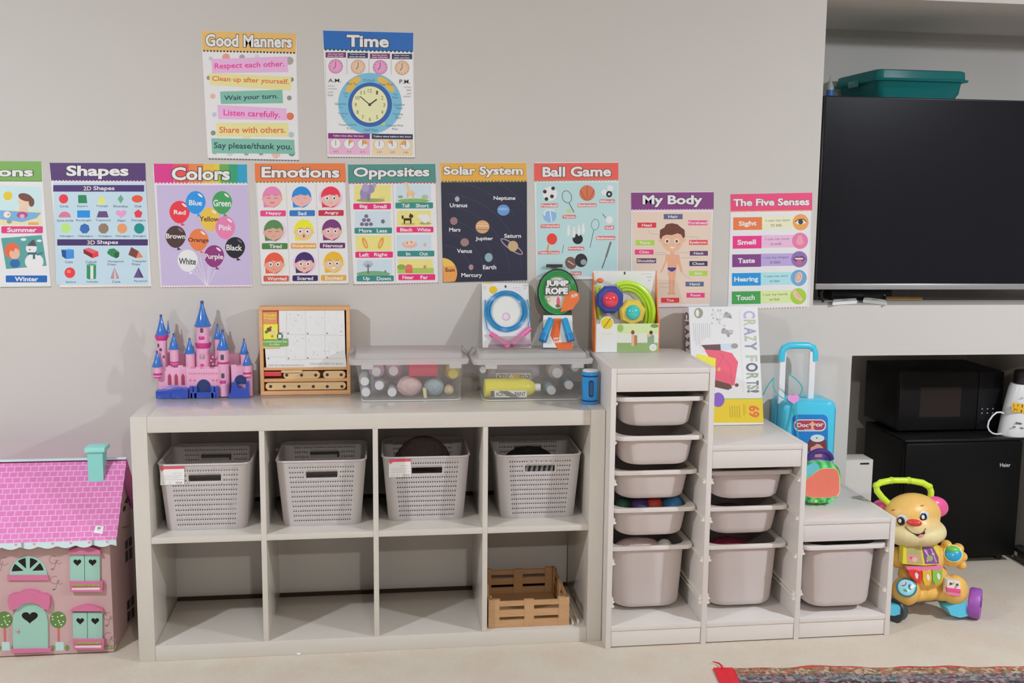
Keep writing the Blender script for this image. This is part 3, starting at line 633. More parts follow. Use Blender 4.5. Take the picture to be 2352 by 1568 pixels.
def d_emotions(a):
    banner(a, [(22, 75), (1042, 73), (1052, 280), (32, 285)], 'd6703f', 'Emotions', (100, 112, 980, 235), 2, '8a7a42', 26)
    for x0, x1 in ((378, 420), (714, 750)): a.line([(x0, 310), (x1, 1410)], 4, 'aca8ae')
    F = [(222, 452, 'e3dcbc', 'd978a6', 'd99a98', 'happy', 12), (552, 452, 'cfdcd0', '1f7cc2', 'd3a3a0', 'sad', 18), (880, 452, 'd9b6cc', 'd23048', 'e2aba0', 'angry', 0), (238, 828, 'd8bac8', '4c7a4a', 'c69a88', 'tired', 10), (578, 825, 'e8e4c4', 'dccf2c', 'e0b090', 'surprised', 0), (892, 822, 'c6d8c8', '6b2f6c', 'd0a09c', 'nervous', 10), (245, 1195, 'c6d6c2', 'd6523a', 'e0907c', 'worried', 14), (585, 1190, 'd6b8d2', '3a2560', 'd3a69c', 'scared', 0), (912, 1185, 'e2dcb4', 'e0a42c', 'e6b088', 'excited', 0)]
    for f in F: face(a, *f)
    L = [(88, 604, 375, 670, 'cf3f7c', 'Happy', 152, 325), (416, 602, 702, 668, '2a6cab', 'Sad', 510, 606), (742, 600, 1026, 665, 'b02a40', 'Angry', 808, 970), (105, 972, 395, 1040, '47733f', 'Tired', 188, 328), (432, 972, 718, 1034, 'dd9540', 'Surprised', 448, 706), (757, 968, 1042, 1030, '5a2a5e', 'Nervous', 794, 1014), (124, 1338, 410, 1402, 'c0503e', 'Worried', 168, 382), (450, 1334, 735, 1398, '2d1d55', 'Scared', 502, 682), (770, 1330, 1055, 1394, 'cc9a3c', 'Excited', 818, 1014)]
    for x0, y0, x1, y1, hx, st, t0, t1 in L: a.rr(x0, y0, x1, y1, 12, hx, -.005).up().text(st, t0, y0+13, t1, y1-11, 'ead9de', off=.025).up(-1)
    a.dots(98, 1438, 1085, 1428, 34, 20, 9, '8a8a5c').line([(45, 300), (100, 1430)], 3, 'b6b2b8').line([(1045, 290), (1088, 1425)], 3, 'b6b2b8')
poster([(584, 375), (793, 375), (801, 651), (601, 654)], 'Emotions poster with an orange heading and nine cartoon faces', d_emotions, View(580, 360, 4.9))

# --- Opposites
def d_opp(a):
    banner(a, [(1072, 86), (2058, 78), (2066, 292), (1078, 298)], '45827a', 'Opposites', (1138, 118, 1992, 258), -6, 'a35a70', 26)
    Y_, B_ = 'dfc97c', 'b9c8d4'
    cells = [(1145, 318, 1558, 512, Y_), (1615, 312, 2008, 508, B_), (1150, 610, 1552, 790, B_), (1630, 605, 2005, 778, Y_), (1160, 885, 1562, 1058, Y_), (1620, 880, 2010, 1050, B_), (1175, 1155, 1570, 1330, B_), (1640, 1150, 2030, 1312, Y_)]
    for x0, y0, x1, y1, h in cells: a.rect(x0, y0, x1, y1, h)
    a.up()
    # elephant and mouse
    a.ell(1330, 490, 160, 22, '8a9a4c').ell(1270, 410, 62, 70, '8a80a4').rr(1215, 420, 1250, 495, 8, '8a80a4').rr(1290, 420, 1325, 495, 8, '7d7398').ell(1330, 360, 46, 50, '8a80a4').up().ell(1270, 350, 40, 46, '9c90b4').ell(1372, 318, 20, 30, 'a090b0').up(-1)
    for k in range(5): a.line([(1420+k*14, 495), (1425+k*14, 450+(k % 2)*20)], 6, 'b58a78')
    # giraffe
    a.ell(1810, 495, 175, 26, '7aa45c').ell(1780, 410, 48, 34, 'd1b489').rr(1738, 410, 1752, 485, 4, 'c4a578').rr(1800, 410, 1814, 482, 4, 'c4a578').poly([(1745, 400), (1730, 300), (1748, 296), (1775, 385)], 'd1b489').ell(1725, 298, 24, 12, 'd1b489').ell(1665, 450, 28, 16, '7a9a72').ell(1940, 455, 38, 28, '9cae88')
    # berries
    for x, y in ((1280, 668), (1255, 712), (1305, 712), (1232, 758), (1282, 760), (1332, 758)): a.ell(x, y, 23, 21, '6d5f7c')
    a.ell(1468, 727, 22, 24, '57627c')
    # dog and sheep
    a.ell(1750, 755, 80, 14, 'b3a850').rr(1700, 690, 1790, 718, 12, '33261f').rr(1702, 700, 1718, 752, 4, '33261f').rr(1772, 700, 1790, 752, 4, '33261f').ell(1785, 668, 24, 22, '33261f').poly([(1770, 650), (1778, 630), (1788, 650)], '33261f').ell(1690, 680, 12, 22, '33261f')
    a.ell(1945, 750, 70, 14, '9aa855').ell(1945, 695, 55, 50, 'e6e2dc').ell(1885, 668, 26, 20, 'e6e2dc').rr(1905, 730, 1918, 752, 4, '8c7468').rr(1968, 730, 1980, 752, 4, '8c7468')
    # shoes
    a.ell(1265, 970, 26, 66, 'cf9040', rot=-22).ell(1445, 970, 26, 68, 'cf9040', rot=20).up().ell(1268, 975, 12, 40, 'e0b070', rot=-22).ell(1442, 975, 12, 40, 'e0b070', rot=20).up(-1)
    a.ell(1768, 985, 88, 42, 'd0a594').ell(1768, 965, 60, 28, 'e0bda8').ell(1740, 968, 10, 10, 'b5605c').ell(1790, 960, 10, 10, 'b5605c').ell(1940, 990, 16, 22, 'd8a090')
    # tree, farm
    a.ell(1360, 1318, 190, 34, '6d9a72').rr(1294, 1210, 1308, 1315, 4, '5b5458'); [a.line([(1301, 1250), (1301+math.cos(math.radians(t))*58, 1215+math.sin(math.radians(t))*48)], 5, '76707a') for t in range(180, 361, 22)]
    a.ell(1495, 1290, 12, 14, '5a7a60')
    a.rect(1632, 1250, 2040, 1312, '9db455').ell(1675, 1240, 48, 30, '7d9a45').rr(1720, 1240, 1800, 1310, 6, 'c95c50').ell(1760, 1240, 40, 30, 'd0685c').rr(1925, 1220, 1955, 1258, 4, 'c97468')
    a.up()
    R_, T_ = 'd6246c', '2f7d79'
    for x0, y0, x1, y1, hx, ws in ((1135, 525, 1558, 592, R_, (('Big', 1206, 1295), ('Small', 1360, 1508))), (1608, 515, 2032, 582, T_, (('Tall', 1680, 1765), ('Short', 1838, 1985))), (1148, 798, 1570, 864, T_, (('More', 1198, 1342), ('Less', 1398, 1514))), (1620, 788, 2036, 852, R_, (('Black', 1662, 1805), ('White', 1850, 2004))), (1158, 1068, 1580, 1136, R_, (('Left', 1202, 1310), ('Right', 1368, 1518))), (1630, 1058, 2046, 1122, T_, (('In', 1728, 1776), ('Out', 1878, 1974))), (1172, 1336, 1590, 1402, T_, (('Up', 1246, 1320), ('Down', 1398, 1558))), (1642, 1322, 2056, 1388, R_, (('Near', 1688, 1815), ('Far', 1890, 1976)))):
        a.rr(x0, y0, x1, y1, 12, hx, -.005).up()
        for st, t0, t1 in ws: a.text(st, t0, y0+13, t1, y1-12+(6 if st in ('Big', 'Right', 'Up') else 0), 'e8dfe4', off=.025)
        a.up(-1)
    for x0, x1 in ((1580, 1610),): a.line([(x0, 310), (x1, 1410)], 4, 'aca8ae')
    a.dots(1130, 1440, 2095, 1418, 34, 20, 9, '9a5a68').line([(1085, 300), (1135, 1430)], 3, 'b6b2b8').line([(2062, 290), (2095, 1415)], 3, 'b6b2b8')
poster([(798, 377), (1001, 375), (1006, 651), (813, 653)], 'Opposites poster with a teal heading and eight pairs of pictures', d_opp, View(580, 360, 4.9))

# --- Solar System
def d_solar(a):
    a.poly([(62, 285), (1030, 280), (1034, 1388), (85, 1418)], '23243a').up()
    for r_ in (330, 470, 610, 760, 900, 1060, 1220): a.ring(80, 1330, r_, r_*1.02, 5, '3a3c52', 24, -86, -2) if r_ < 950 else a.ring(80, 1330, r_, r_*1.0, 5, '3a3c52', 24, -86, -40)
    a.up(); banner(a, [(55, 70), (1025, 68), (1030, 275), (62, 280)], 'cf9b3e', 'Solar System', (92, 106, 985, 232), 0, '5a6a3a', 26)
    a.ell(245, 475, 26, 30, '9ba0aa').ell(766, 600, 70, 62, '5f8ac0').ell(208, 722, 42, 44, '8a6a68').ell(530, 788, 78, 74, 'bf9770').ell(330, 962, 48, 46, '8d706c').ell(600, 1132, 44, 50, '7f9ca4').ell(402, 1242, 27, 32, '9c7a78')
    a.poly([(80, 1140)]+[(80+165*math.cos(math.radians(t)), 1310+172*math.sin(math.radians(t))) for t in range(-88, 36, 6)]+[(90, 1416)], 'd98f4c')
    a.poly([(80, 1140)]+[(80+165*math.cos(math.radians(t)), 1310+172*math.sin(math.radians(t))) for t in range(-88, -24, 6)]+[(90, 1230)], 'dbb050')
    a.ring(860, 1010, 150, 42, 14, '9c8a92', 36, 0, 360, 35).up().ell(874, 1005, 58, 60, 'b39a74').ell(766, 588, 58, 14, '7fa4d2').rr(466, 770, 596, 784, 6, 'd9b488').rr(462, 812, 600, 824, 6, 'a07850').rr(470, 745, 592, 756, 6, 'd2a878').up()
    for st, x0, y0, x1, y1, c_ in (('Uranus', 162, 522, 360, 568, 'd6d6da'), ('Neptune', 655, 442, 900, 498, 'd6d6da'), ('Mars', 155, 798, 282, 842, 'd6d6da'), ('Jupiter', 452, 898, 650, 950, 'd6d6da'), ('Saturn', 775, 866, 965, 912, 'd6d6da'), ('Venus', 242, 1036, 412, 1082, 'd6d6da'), ('Earth', 535, 1218, 685, 1266, 'd6d6da'), ('Mercury', 292, 1308, 524, 1366, 'd6d6da'), ('Sun', 110, 1250, 216, 1294, '4a2c18')): a.text(st, x0, y0, x1, y1, c_, off=.022)
    a.dots(85, 1412, 1030, 1396, 30, 14, 12, '6a6a50')
poster([(1011, 374), (1210, 373), (1211, 644), (1017, 650)], 'Solar System poster with a dark blue sky and named planets', d_solar, View(1000, 360, 4.9))

# --- Ball Game
def d_ball(a):
    banner(a, [(1110, 72), (2060, 66), (2060, 262), (1112, 275)], 'd5564e', 'Ball Game', (1205, 112, 1978, 228), -6, '8a9a78', 26)
    a.poly([(1138, 290), (2050, 285), (2040, 1340), (1145, 1352)], 'a9c6c8').up()
    a.ell(1290, 415, 82, 80, 'd3d3d6').ell(1708, 408, 88, 88, 'c0694a').ell(1968, 352, 36, 34, 'dcdcdc').ell(1900, 400, 32, 32, 'd2cfcf').ell(1288, 665, 76, 74, '7fa8cf').ell(1312, 925, 58, 64, 'd23a34').ell(1602, 925, 58, 58, '1d1f24').ell(1958, 710, 40, 42, 'dfe2e2').ell(1525, 1195, 64, 72, '6d5048', rot=-25).ell(1640, 1165, 70, 76, '25262c')
    a.ring(1480, 450, 56, 74, 8, '5a6a70', 24, 0, 360, -18).line([(1505, 520), (1560, 625)], 10, '4e5c62').ring(1798, 762, 46, 64, 6, '5a6a70', 24, 0, 360, 8).line([(1782, 825), (1740, 1022)], 7, '4e5c62').line([(1975, 955), (1920, 1130)], 22, '6a6a62').line([(1920, 1130), (1875, 1255)], 12, '5a5a54').line([(1275, 985), (1258, 1060)], 18, 'c98a4c').line([(1880, 640), (1920, 690)], 10, '6a7478').line([(1445, 990), (1425, 1085)], 7, '6d757a').ell(1505, 610, 25, 22, 'b5bf7c')
    for x, y in ((1500, 840), (1560, 860), (1615, 840), (1665, 820)): a.ell(x, y, 18, 52, 'd6dddd').ell(x, y-58, 11, 16, 'd6dddd')
    a.up(); [a.ell(x, y, 21, 21, '2a2a30') for x, y in ((1232, 392), (1312, 445), (1325, 355), (1250, 475))]
    a.ell(1956, 420, 34, 36, '1d1d22').line([(1632, 370), (1690, 490)], 5, '7d3a2c').line([(1790, 370), (1730, 490)], 5, '7d3a2c').line([(1708, 322), (1708, 495)], 5, '7d3a2c').ring(1288, 640, 70, 50, 16, 'dfe6ee', 14, 150, 330).line([(1288, 600), (1310, 735)], 12, 'dfe6ee').ell(1668, 1185, 34, 32, '8d9298').line([(1490, 1170), (1560, 1215)], 8, 'd5d0cc').up().ell(1956, 420, 13, 14, 'dcdcdc').up(-1)
    for st, x0, y0, x1, y1 in (('Football', 1185, 525, 1380, 570), ('Basketball', 1598, 525, 1815, 566), ('Billiards', 1848, 480, 2020, 520), ('Tennis', 1430, 655, 1582, 695), ('Volleyball', 1185, 760, 1400, 802), ('Golf', 1905, 775, 2012, 820), ('Table Tennis', 1158, 1060, 1398, 1098), ('Bowling', 1492, 1012, 1675, 1055), ('Badminton', 1810, 892, 2025, 936), ('Rugby', 1520, 1290, 1645, 1330)):
        a.rr(x0, y0, x1, y1, 10, 'c56a68', -.01).up().text(st, x0+8, y0+8, x1-8, y1-8, 'ecd9da', off=.03).up(-1)
    a.line([(1132, 290), (1145, 1340)], 3, 'c3cfd0').line([(2058, 280), (2045, 1300)], 3, 'c3cfd0').dots(1160, 1385, 2040, 1380, 30, 16, 8, '5a5048')
poster([(1226, 373), (1421, 372), (1419, 640), (1232, 644)], 'Ball Game poster with a red heading and sports gear on pale blue', d_ball, View(1000, 360, 4.9))

# --- My Body
def d_body(a):
    banner(a, [(228, 195), (1105, 190), (1103, 375), (230, 380)], '763a74', 'My Body', (350, 222, 985, 348), 0, 'd8a5bd', 26)
    a.poly([(240, 398), (1082, 398), (1070, 1370), (262, 1378)], 'cfbcac').up()
    for p in (((410, 590), (430, 630), (520, 640)), ((480, 830), (590, 830)), ((480, 850), (620, 850)), ((800, 662), (930, 665), (935, 690)), ((720, 885), (935, 885)), ((770, 1045), (860, 1115)), ((700, 830), (840, 830)), ((520, 1155), (640, 1155)), ((530, 1195), (650, 1195))): a.line(list(p), 4, 'a89a92')
    S = 'd49b7c'
    a.up().rr(645, 800, 690, 870, 8, S).poly([(598, 850), (736, 850), (745, 880), (706, 1000), (616, 1000), (608, 880)], S).poly([(598, 850), (615, 900), (560, 1030), (545, 1050), (540, 1030), (585, 930)], S).poly([(736, 850), (745, 900), (775, 1030), (770, 1050), (750, 1030), (718, 930)], S).poly([(614, 1000), (660, 1010), (658, 1130), (655, 1250), (632, 1250), (628, 1130)], S).poly([(664, 1010), (708, 1000), (692, 1130), (686, 1250), (664, 1250), (662, 1130)], S).ell(636, 1262, 22, 16, S).ell(676, 1262, 22, 16, S)
    a.ell(664, 690, 118, 135, 'dca688', n=36).ell(535, 695, 16, 26, 'dca688').ell(792, 695, 16, 26, 'dca688').up()
    a.poly([(614, 988), (706, 988), (704, 1006), (672, 1030), (648, 1030), (616, 1006)], '343c84')
    a.poly([(530, 670), (535, 590), (580, 565), (600, 530), (660, 518), (720, 530), (755, 560), (795, 590), (800, 660), (780, 680), (760, 640), (720, 625), (660, 645), (600, 640), (560, 660), (548, 690)], '63392f')
    for x in (610, 712): a.ell(x, 708, 23, 27, 'e5e0dc').up().ell(x, 710, 12, 15, '3a3436').up(-1)
    a.ell(665, 770, 26, 16, 'e8d8d4', a0=0, a1=180).ell(600, 745, 16, 8, 'd58c74').ell(730, 745, 16, 8, 'd58c74').up()
    for st, x0, y0, x1, y1, hx in (('Hair', 574, 422, 774, 476, '545a7a'), ('Head', 296, 512, 494, 566, 'c8323e'), ('Forehead', 832, 488, 1038, 540, 'cf4f80'), ('Face', 278, 698, 476, 752, '9cc04a'), ('Eyebrow', 842, 696, 1040, 748, 'cc4a50'), ('Chin', 268, 798, 466, 850, 'd03a78'), ('Neck', 850, 812, 1042, 862, '5c3a66'), ('Shoulder', 288, 890, 494, 942, '5c4156'), ('Chest', 846, 920, 1038, 972, '35304f'), ('Arm', 842, 1022, 1038, 1076, 'a3c050'), ('Hand', 805, 1138, 998, 1188, '55617f'), ('Foot', 815, 1256, 1008, 1306, 'd83a78'), ('Toe', 545, 1308, 738, 1360, 'd0323e')):
        a.rect(x0, y0, x1, y1, hx).up(); c_ = (x0+x1)/2; w_ = 13*len(st); w_ = min(w_, (x1-x0)/2-6); a.text(st, c_-w_, y0+12, c_+w_, y1-(6 if st == 'Eyebrow' else 12), 'e8dde2', off=.02).up(-1)
    a.dots(270, 1412, 820, 1408, 26, 15, 8, 'c9506c').line([(232, 390), (258, 1380)], 3, 'b6b2b8').line([(1100, 385), (1065, 1370)], 3, 'b6b2b8')
poster([(1449, 441), (1640, 440), (1630, 703), (1449, 706)], 'My Body poster with a purple heading and a boy with labelled body parts', d_body, View(1400, 400, 4.612))

# --- The Five Senses
def d_five(a):
    banner(a, [(1282, 212), (2148, 195), (2146, 382), (1282, 395)], 'd2416c', 'The Five Senses', (1310, 262, 2118, 340), -12, 'dd8a4e', 26, eo=.06)
    R = [('Sight', 1310, 458, 'd86f3c', 'dcd8b2', ('I use my eyes', 'to see.'), 'd9924c', 2025), ('Smell', 1305, 655, 'd0327a', 'dca8c4', ('I use my nose', 'to smell.'), 'cd6f98', 2018), ('Taste', 1300, 850, '743a7a', 'a795c4', ('I use my tongue', 'to taste.'), '7d659c', 2010), ('Hearing', 1297, 1048, '1f86c4', '9ccbe0', ('I use my ears', 'to hear.'), '6796bd', 2004), ('Touch', 1295, 1242, '3f9048', 'c3d494', ('I use my hands', 'to feel.'), '94b83a', 2000)]
    for i, (st, x, y, c1, c2, ln, c3, cx) in enumerate(R):
        a.rect(x+290, y-8, cx-10, y+124, c2, -.015).up().rect(x, y, x+305, y+134, c1, -.015).ell(cx, y+50, 85, 86, c3, n=32).up()
        wd_ = {'Sight': (58, 248), 'Smell': (50, 246), 'Taste': (60, 240), 'Hearing': (24, 278), 'Touch': (46, 244)}[st]
        a.text(st, x+wd_[0], y+40, x+wd_[1], y+98+(6 if st in ('Sight', 'Hearing') else -4), 'e8e2e2', off=.03, sl=-5)
        a.text(ln[0], x+348-(18 if i in (2, 4) else 0), y+22, cx-115, y+52, '4c4a44', off=.0, sl=-8).text(ln[1], x+400, y+68, cx-195, y+98, '4c4a44', off=.0, sl=-4)
        if st == 'Sight': a.poly([(cx-60, y+55), (cx-30, y+30), (cx+20, y+22), (cx+62, y+52), (cx+20, y+72), (cx-30, y+72)], 'e6e0da').ell(cx, y+46, 26, 27, '3a3632').line([(cx-62, y+50), (cx-25, y+22), (cx+30, y+16), (cx+62, y+48)], 8, '2d2824')
        if st == 'Smell': a.poly([(cx-14, y-10), (cx+16, y-10), (cx+42, y+70), (cx+20, y+92), (cx-20, y+92), (cx-44, y+70)], 'd8909c')
        if st == 'Taste': a.poly([(cx-68, y+50), (cx-30, y+15), (cx, y+25), (cx+30, y+12), (cx+66, y+45), (cx+30, y+80), (cx-28, y+82)], '6d2f5a').up().rr(cx-45, y+36, cx+42, y+52, 6, 'dcd3d8').ell(cx, y+82, 32, 30, 'b05a7c').up(-1)
        if st == 'Hearing': a.ell(cx, y+45, 36, 58, 'd0b0a2', rot=15).up().ring(cx-2, y+42, 22, 40, 7, 'a8806e', 18, 0, 360, 15).up(-1)
        if st == 'Touch': a.poly([(cx-58, y-10), (cx-30, y-20), (cx+10, y+30), (cx+50, y+85), (cx+25, y+105), (cx-30, y+70), (cx-60, y+25)], 'd3ae94').line([(cx-20, y+20), (cx+20, y+70)], 5, 'b8876e')
        a.up(-2)
    a.dots(1285, 1432, 2095, 1406, 26, 18, 10, 'c07f52').line([(1282, 400), (1255, 1380)], 3, 'b0acb2').line([(2140, 390), (2100, 1400)], 3, 'b0acb2')
poster([(1678, 446), (1866, 442), (1859, 706), (1671, 712)], 'The Five Senses poster with a pink heading and five coloured rows', d_five, View(1400, 400, 4.612))
# ------------------------------------------------------------------ toy castle on the shelf
F = View(330, 670, 4.612)
def fz(x, y, yy): p = at(*F(x, y), y=yy); return p.x, p.z
def fr_(hw, yy): return abs(at(*F(600+hw, 800), y=yy).x-at(*F(600, 800), y=yy).x)
pink = mat('e89ab4', .35, name='pink_plastic'); blue = mat('2f66b0', .22, name='blue_plastic', coat=.4); mag = mat('b8347c', .35, name='magenta_plastic'); navy = mat('2d479e', .28, name='navy_plastic', coat=.3); dark = mat('4c4350', .5)
T = thing('toy_castle', 'pink toy castle with blue cone roofs on the left end of the white shelf', 'toy castle', (.172, .345, .79))
ZB = .7905
def tower(cx, tip, eave, hw, twr, body_bot, yy, collar=None, window=None, tw2=None):
    x, ze = fz(cx, eave, yy); _, zt = fz(cx, tip, yy); _, zb = fz(cx, body_bot, yy); r = fr_(hw, yy); h = zt-ze; rt = fr_(twr, yy)
    zb = max(zb, ZB)
    m = MB().m(pink).lathe([(rt, 0), (rt, ze-zb+.002)], (x, yy, zb), 20); t_ = m.build('tower', T)
    pr = [(r, 0), (r*1.03, h*.03), (r*.95, h*.05), (r*.66, h*.3), (r*.42, h*.55), (r*.22, h*.8), (r*.17, h*.9)]
    m = MB().m(blue).lathe(pr, (x, yy, ze), 20).m(mat('3d4f78', .4)).lathe([(r*.2, h*.88), (r*.2, h)], (x, yy, ze), 10); m.build('roof', t_)
    if collar:
        c0, c1, chw = collar; _, za = fz(cx, c1, yy); _, zc = fz(cx, c0, yy); rc = fr_(chw, yy)
        MB().m(mag).lathe([(rt*.9, za-zc-.004), (rc*.8, 0+za-zc), (rc, (za-zc)*.45), (rc, 0)], (x, yy, zc), 20).build('collar', t_)
    if window:
        for wx, wy, ww, wh, kind in window:
            X_, Z_ = fz(cx+wx, wy, yy); rr_ = fr_(ww, yy); hh = abs(fz(cx, wy, yy)[1]-fz(cx, wy+wh, yy)[1])
            MB().m(mag if kind == 'm' else dark).box(X_-rr_, X_+rr_, yy-rt-.002, yy-rt+.006, Z_-hh, Z_+hh, rr_*.6).build('window', t_)
    return t_
tower(625, 95, 362, 90, 73, 620, .35, (535, 602, 86), [(0, 400, 16, 26, 'd'), (0, 480, 30, 24, 'm')])
MB().m(pink).lathe([(fr_(75, .35), 0), (fr_(75, .35), fz(0, 600, .35)[1]-ZB)], (fz(630, 700, .35)[0], .35, ZB), 20).build('keep', T)
for wx, wy, ww, wh, k in ((630, 675, 26, 32, 'd'), (630, 765, 20, 16, 'm')):
    X_, Z_ = fz(wx, wy, .35); r_ = fr_(ww, .35); h_ = r_*wh/ww; MB().m(mat('a88c98', .4) if k == 'd' else mag).box(X_-r_, X_+r_, .35-fr_(75, .35)-.003, .35-fr_(75, .35)+.006, Z_-h_, Z_+h_, r_*.7).build('window', T)
tower(190, 240, 460, 66, 54, 1040, .35, (455, 508, 70), [(0, 605, 14, 16, 'd'), (32, 680, 7, 14, 'd'), (-26, 560, 7, 18, 'd')])
tower(262, 305, 435, 20, 10, 480, .36)
tower(322, 440, 605, 56, 47, 760, .335, (735, 770, 48))
tower(145, 625, 790, 58, 44, 895, .32, (858, 898, 46))
tower(490, 490, 650, 57, 47, 1040, .335)
tower(785, 340, 495, 46, 34, 1040, .365)
tower(840, 400, 610, 68, 58, 1100, .325, (738, 772, 62), [(0, 685, 18, 30, 'd'), (6, 880, 18, 28, 'd'), (6, 945, 32, 22, 'm')])
tower(1065, 495, 655, 50, 40, 1040, .35)
tower(1095, 640, 775, 52, 45, 890, .32, (848, 886, 47))
def wall_block(x0, x1, y0, yy, d, nm='wall'):
    a, zt = fz(x0, y0, yy); b, _ = fz(x1, y0, yy); m = MB().m(pink).box(a, b, yy, yy+d, ZB, zt, .0015)
    n = max(3, int((b-a)/.014))
    for i in range(n):
        if i % 2 == 0: m.box(a+(b-a)*i/n, a+(b-a)*(i+1)/n, yy, yy+.006, zt-.001, zt+.006)
    return m.build(nm, T)
wl = wall_block(150, 470, 800, .33, .05); wc = wall_block(450, 800, 815, .315, .06); wr_ = wall_block(925, 1142, 790, .325, .055); wb_ = wall_block(250, 1010, 660, .375, .02, 'rear_wall')
wine = mat('a03a52', .5)
for x in (277, 347, 420):
    X_, z0 = fz(x, 985, .33); _, z1 = fz(x, 865, .33); w_ = fr_(17, .33); zz = z1-w_*1.6
    MB().m(wine).prism([(X_-w_, .3285, z0), (X_+w_, .3285, z0), (X_+w_, .3285, zz), (X_, .3285, z1), (X_-w_, .3285, zz)], (0, .004, 0)).build('lancet_window', wl)
for i in range(12):
    X_, Z_ = fz(485+i*26, 865, .315); MB().m(mat('c96a88', .5)).box(X_-.0012, X_+.0012, .3135, .317, Z_-.003, Z_+.003).build('slit', wc)
for x in (495, 540, 735, 775):
    X_, Z_ = fz(x, 935, .315); r_ = fr_(14, .315); MB().m(mat('cc7590', .5)).lathe([(r_, 0), (r_*.6, .002)], (0, 0, 0), 12, M=Matrix.Translation((X_, .315, Z_)) @ Matrix.Rotation(PI/2, 4, 'X')).build('rosette', wc)
for nm, cx, cy0, cy1, hw, par, yy in (('gate', 635, 925, 1060, 76, wc, .3135), ('side_gate', 1025, 880, 975, 64, wr_, .3235)):
    X_, zt = fz(cx, cy0, yy); _, zb = fz(cx, cy1, yy); r_ = fr_(hw, yy); h_ = zt-zb
    pts = [(X_-r_, yy, zb), (X_+r_, yy, zb)]+[(X_+r_*math.cos(t), yy, zb+h_*.35+h_*.65*math.sin(t)) for t in [PI*i/12 for i in range(13)]]
    MB().m(mat('e6a0b8', .35)).prism([(X_+(p[0]-X_)*1.12, yy-.001, zb-.003+(p[2]-zb)*1.08) for p in pts], (0, .004, 0)).build(nm+'_surround', par)
    MB().m(mat('2c3a66', .3)).prism([(p[0], yy-.0025, p[2]) for p in pts], (0, .004, 0)).build(nm, par)
def blk(nm, xs, y0, yy, d, m_=navy, bot=None):
    a, zt = fz(xs[0], y0, yy); b, _ = fz(xs[1], y0, yy); return MB().m(m_).box(a, b, yy, yy+d, ZB, zt, .002).build(nm, T)
blk('stair_base', (125, 300), 1048, .30, .04); blk('stair_base', (290, 468), 1028, .295, .045); blk('gate_base', (490, 772), 1068, .297, .03)
for x in (500, 545, 725, 770):
    a, zt = fz(x-18, 1000, .297); b, _ = fz(x+18, 1000, .297); MB().m(navy).box(a, b, .297, .312, ZB, zt, .002).build('gate_post', T)
a0, z1 = fz(940, 950, .31); a1, _ = fz(1000, 950, .31); a2, z2 = fz(885, 1060, .295); a3, _ = fz(1115, 1050, .295)
MB().m(navy).prism([(a2, .292, ZB), (a3, .292, ZB), (a3, .292, z1), (a3-.008, .292, z1), (a3-.012, .292, z2+.006), (a1, .292, z2+.014), (a1-.004, .292, z1), (a0, .292, z1), (a0-.004, .292, z2)], (0, .033, 0)).build('ramp', T)
rl = MB().m(mat('6a78c8', .3))
pts = [fz(200+i*27, 1030-34*math.sin(PI*i/9), .30) for i in range(10)]; rl.tube([(p[0], .303, p[1]) for p in pts], .0016, 6)
for p in pts[1:-1]: rl.rod((p[0], .303, p[1]), (p[0], .303, fz(300, 1048, .3)[1]-.004), .0009, seg=5)
rl.build('bridge_railing', T)
fl = MB().m(mat('e487a8', .4))
for k in range(6): X_, Z_ = fz(752+36*math.cos(k*PI/3), 730+42*math.sin(k*PI/3), .345); fl.ell((X_, .345, Z_), (.0045, .003, .0045), 10)
fl.build('flower_ornament', T)

# ------------------------------------------------------------------ wooden tool case with its paper
tan = wood('c9986a', name='beech'); pale = wood('d9ae82', name='maple')
T = thing('wooden_case', 'flat open wooden case standing upright between castle and clear box', 'wooden case', (.508, .37, .79))
x0, x1, yf, yb, z0, z1 = .357, .66, .338, .392, .7905, 1.094
th = .012
MB().m(tan).box(x0, x1, yf, yb, z1-th, z1, .001).build('frame_side', T); MB().m(tan).box(x0, x1, yf, yb, z0, z0+th+.001, .001).build('frame_side', T)
for a in (x0, x1-th): MB().m(tan).box(a, a+th, yf, yb, z0+th+.001, z1-th, .001).build('frame_side', T)
MB().m(wood('8a6443', name='plywood')).box(x0+.002, x1-.002, yb-.006, yb-.0005, z0+.002, z1-.002).build('back_board', T)
fzz = lambda y: at(*F(1700, y), y=yf).z
zr1, zr2 = fzz(815), fzz(938)
for zc in (zr1, zr2): MB().m(tan).box(x0+th, x1-th, yf+.002, yb-.006, zc-.005, zc+.005, .001).build('rail', T)
pk = Art((0, yf+.004, 0), (0, -1, 0), F, eps=.0002)
pk.mb.m(mat('d8d5d0', .6, name='paper', bump=.25)); sh = [(1430, 190), (2125, 195), (2135, 640), (2150, 800), (1720, 818), (1300, 800), (1285, 600), (1430, 590)]
pk.mb.prism([on_plane(*F(*p), Vector((0, yf+.004, 0)), Vector((0, -1, 0))) for p in sh], (0, .002, 0))
for p in (((1515, 195), (1512, 720)), ((1715, 200), (1720, 715)), ((1920, 200), (1925, 710)), ((1440, 428), (1515, 430)), ((1515, 450), (2128, 462)), ((1300, 690), (1500, 690)), ((1515, 720), (2135, 705))): pk.line(list(p), 2.5, 'a9a6a2')
random.seed(3)
for i in range(46): x_, y_ = random.uniform(1450, 2100), random.uniform(215, 690); pk.ell(x_, y_, random.uniform(2, 5), random.uniform(2, 6), random.choice(('6d6a68', '8d8a88', 'b0aeac')))
for i in range(14): x_, y_ = random.choice((1545, 1750, 1955)), random.choice((235, 485)); pk.line([(x_+random.uniform(0, 130), y_+random.uniform(20, 180)) for _ in range(3)], 2.0, 'c3c0bd')
for x_, y_ in ((1530, 440), (1738, 442), (1943, 440), (1322, 706), (1535, 704), (1738, 700), (1945, 695)): pk.ell(x_, y_, 8, 9, '7a7876')
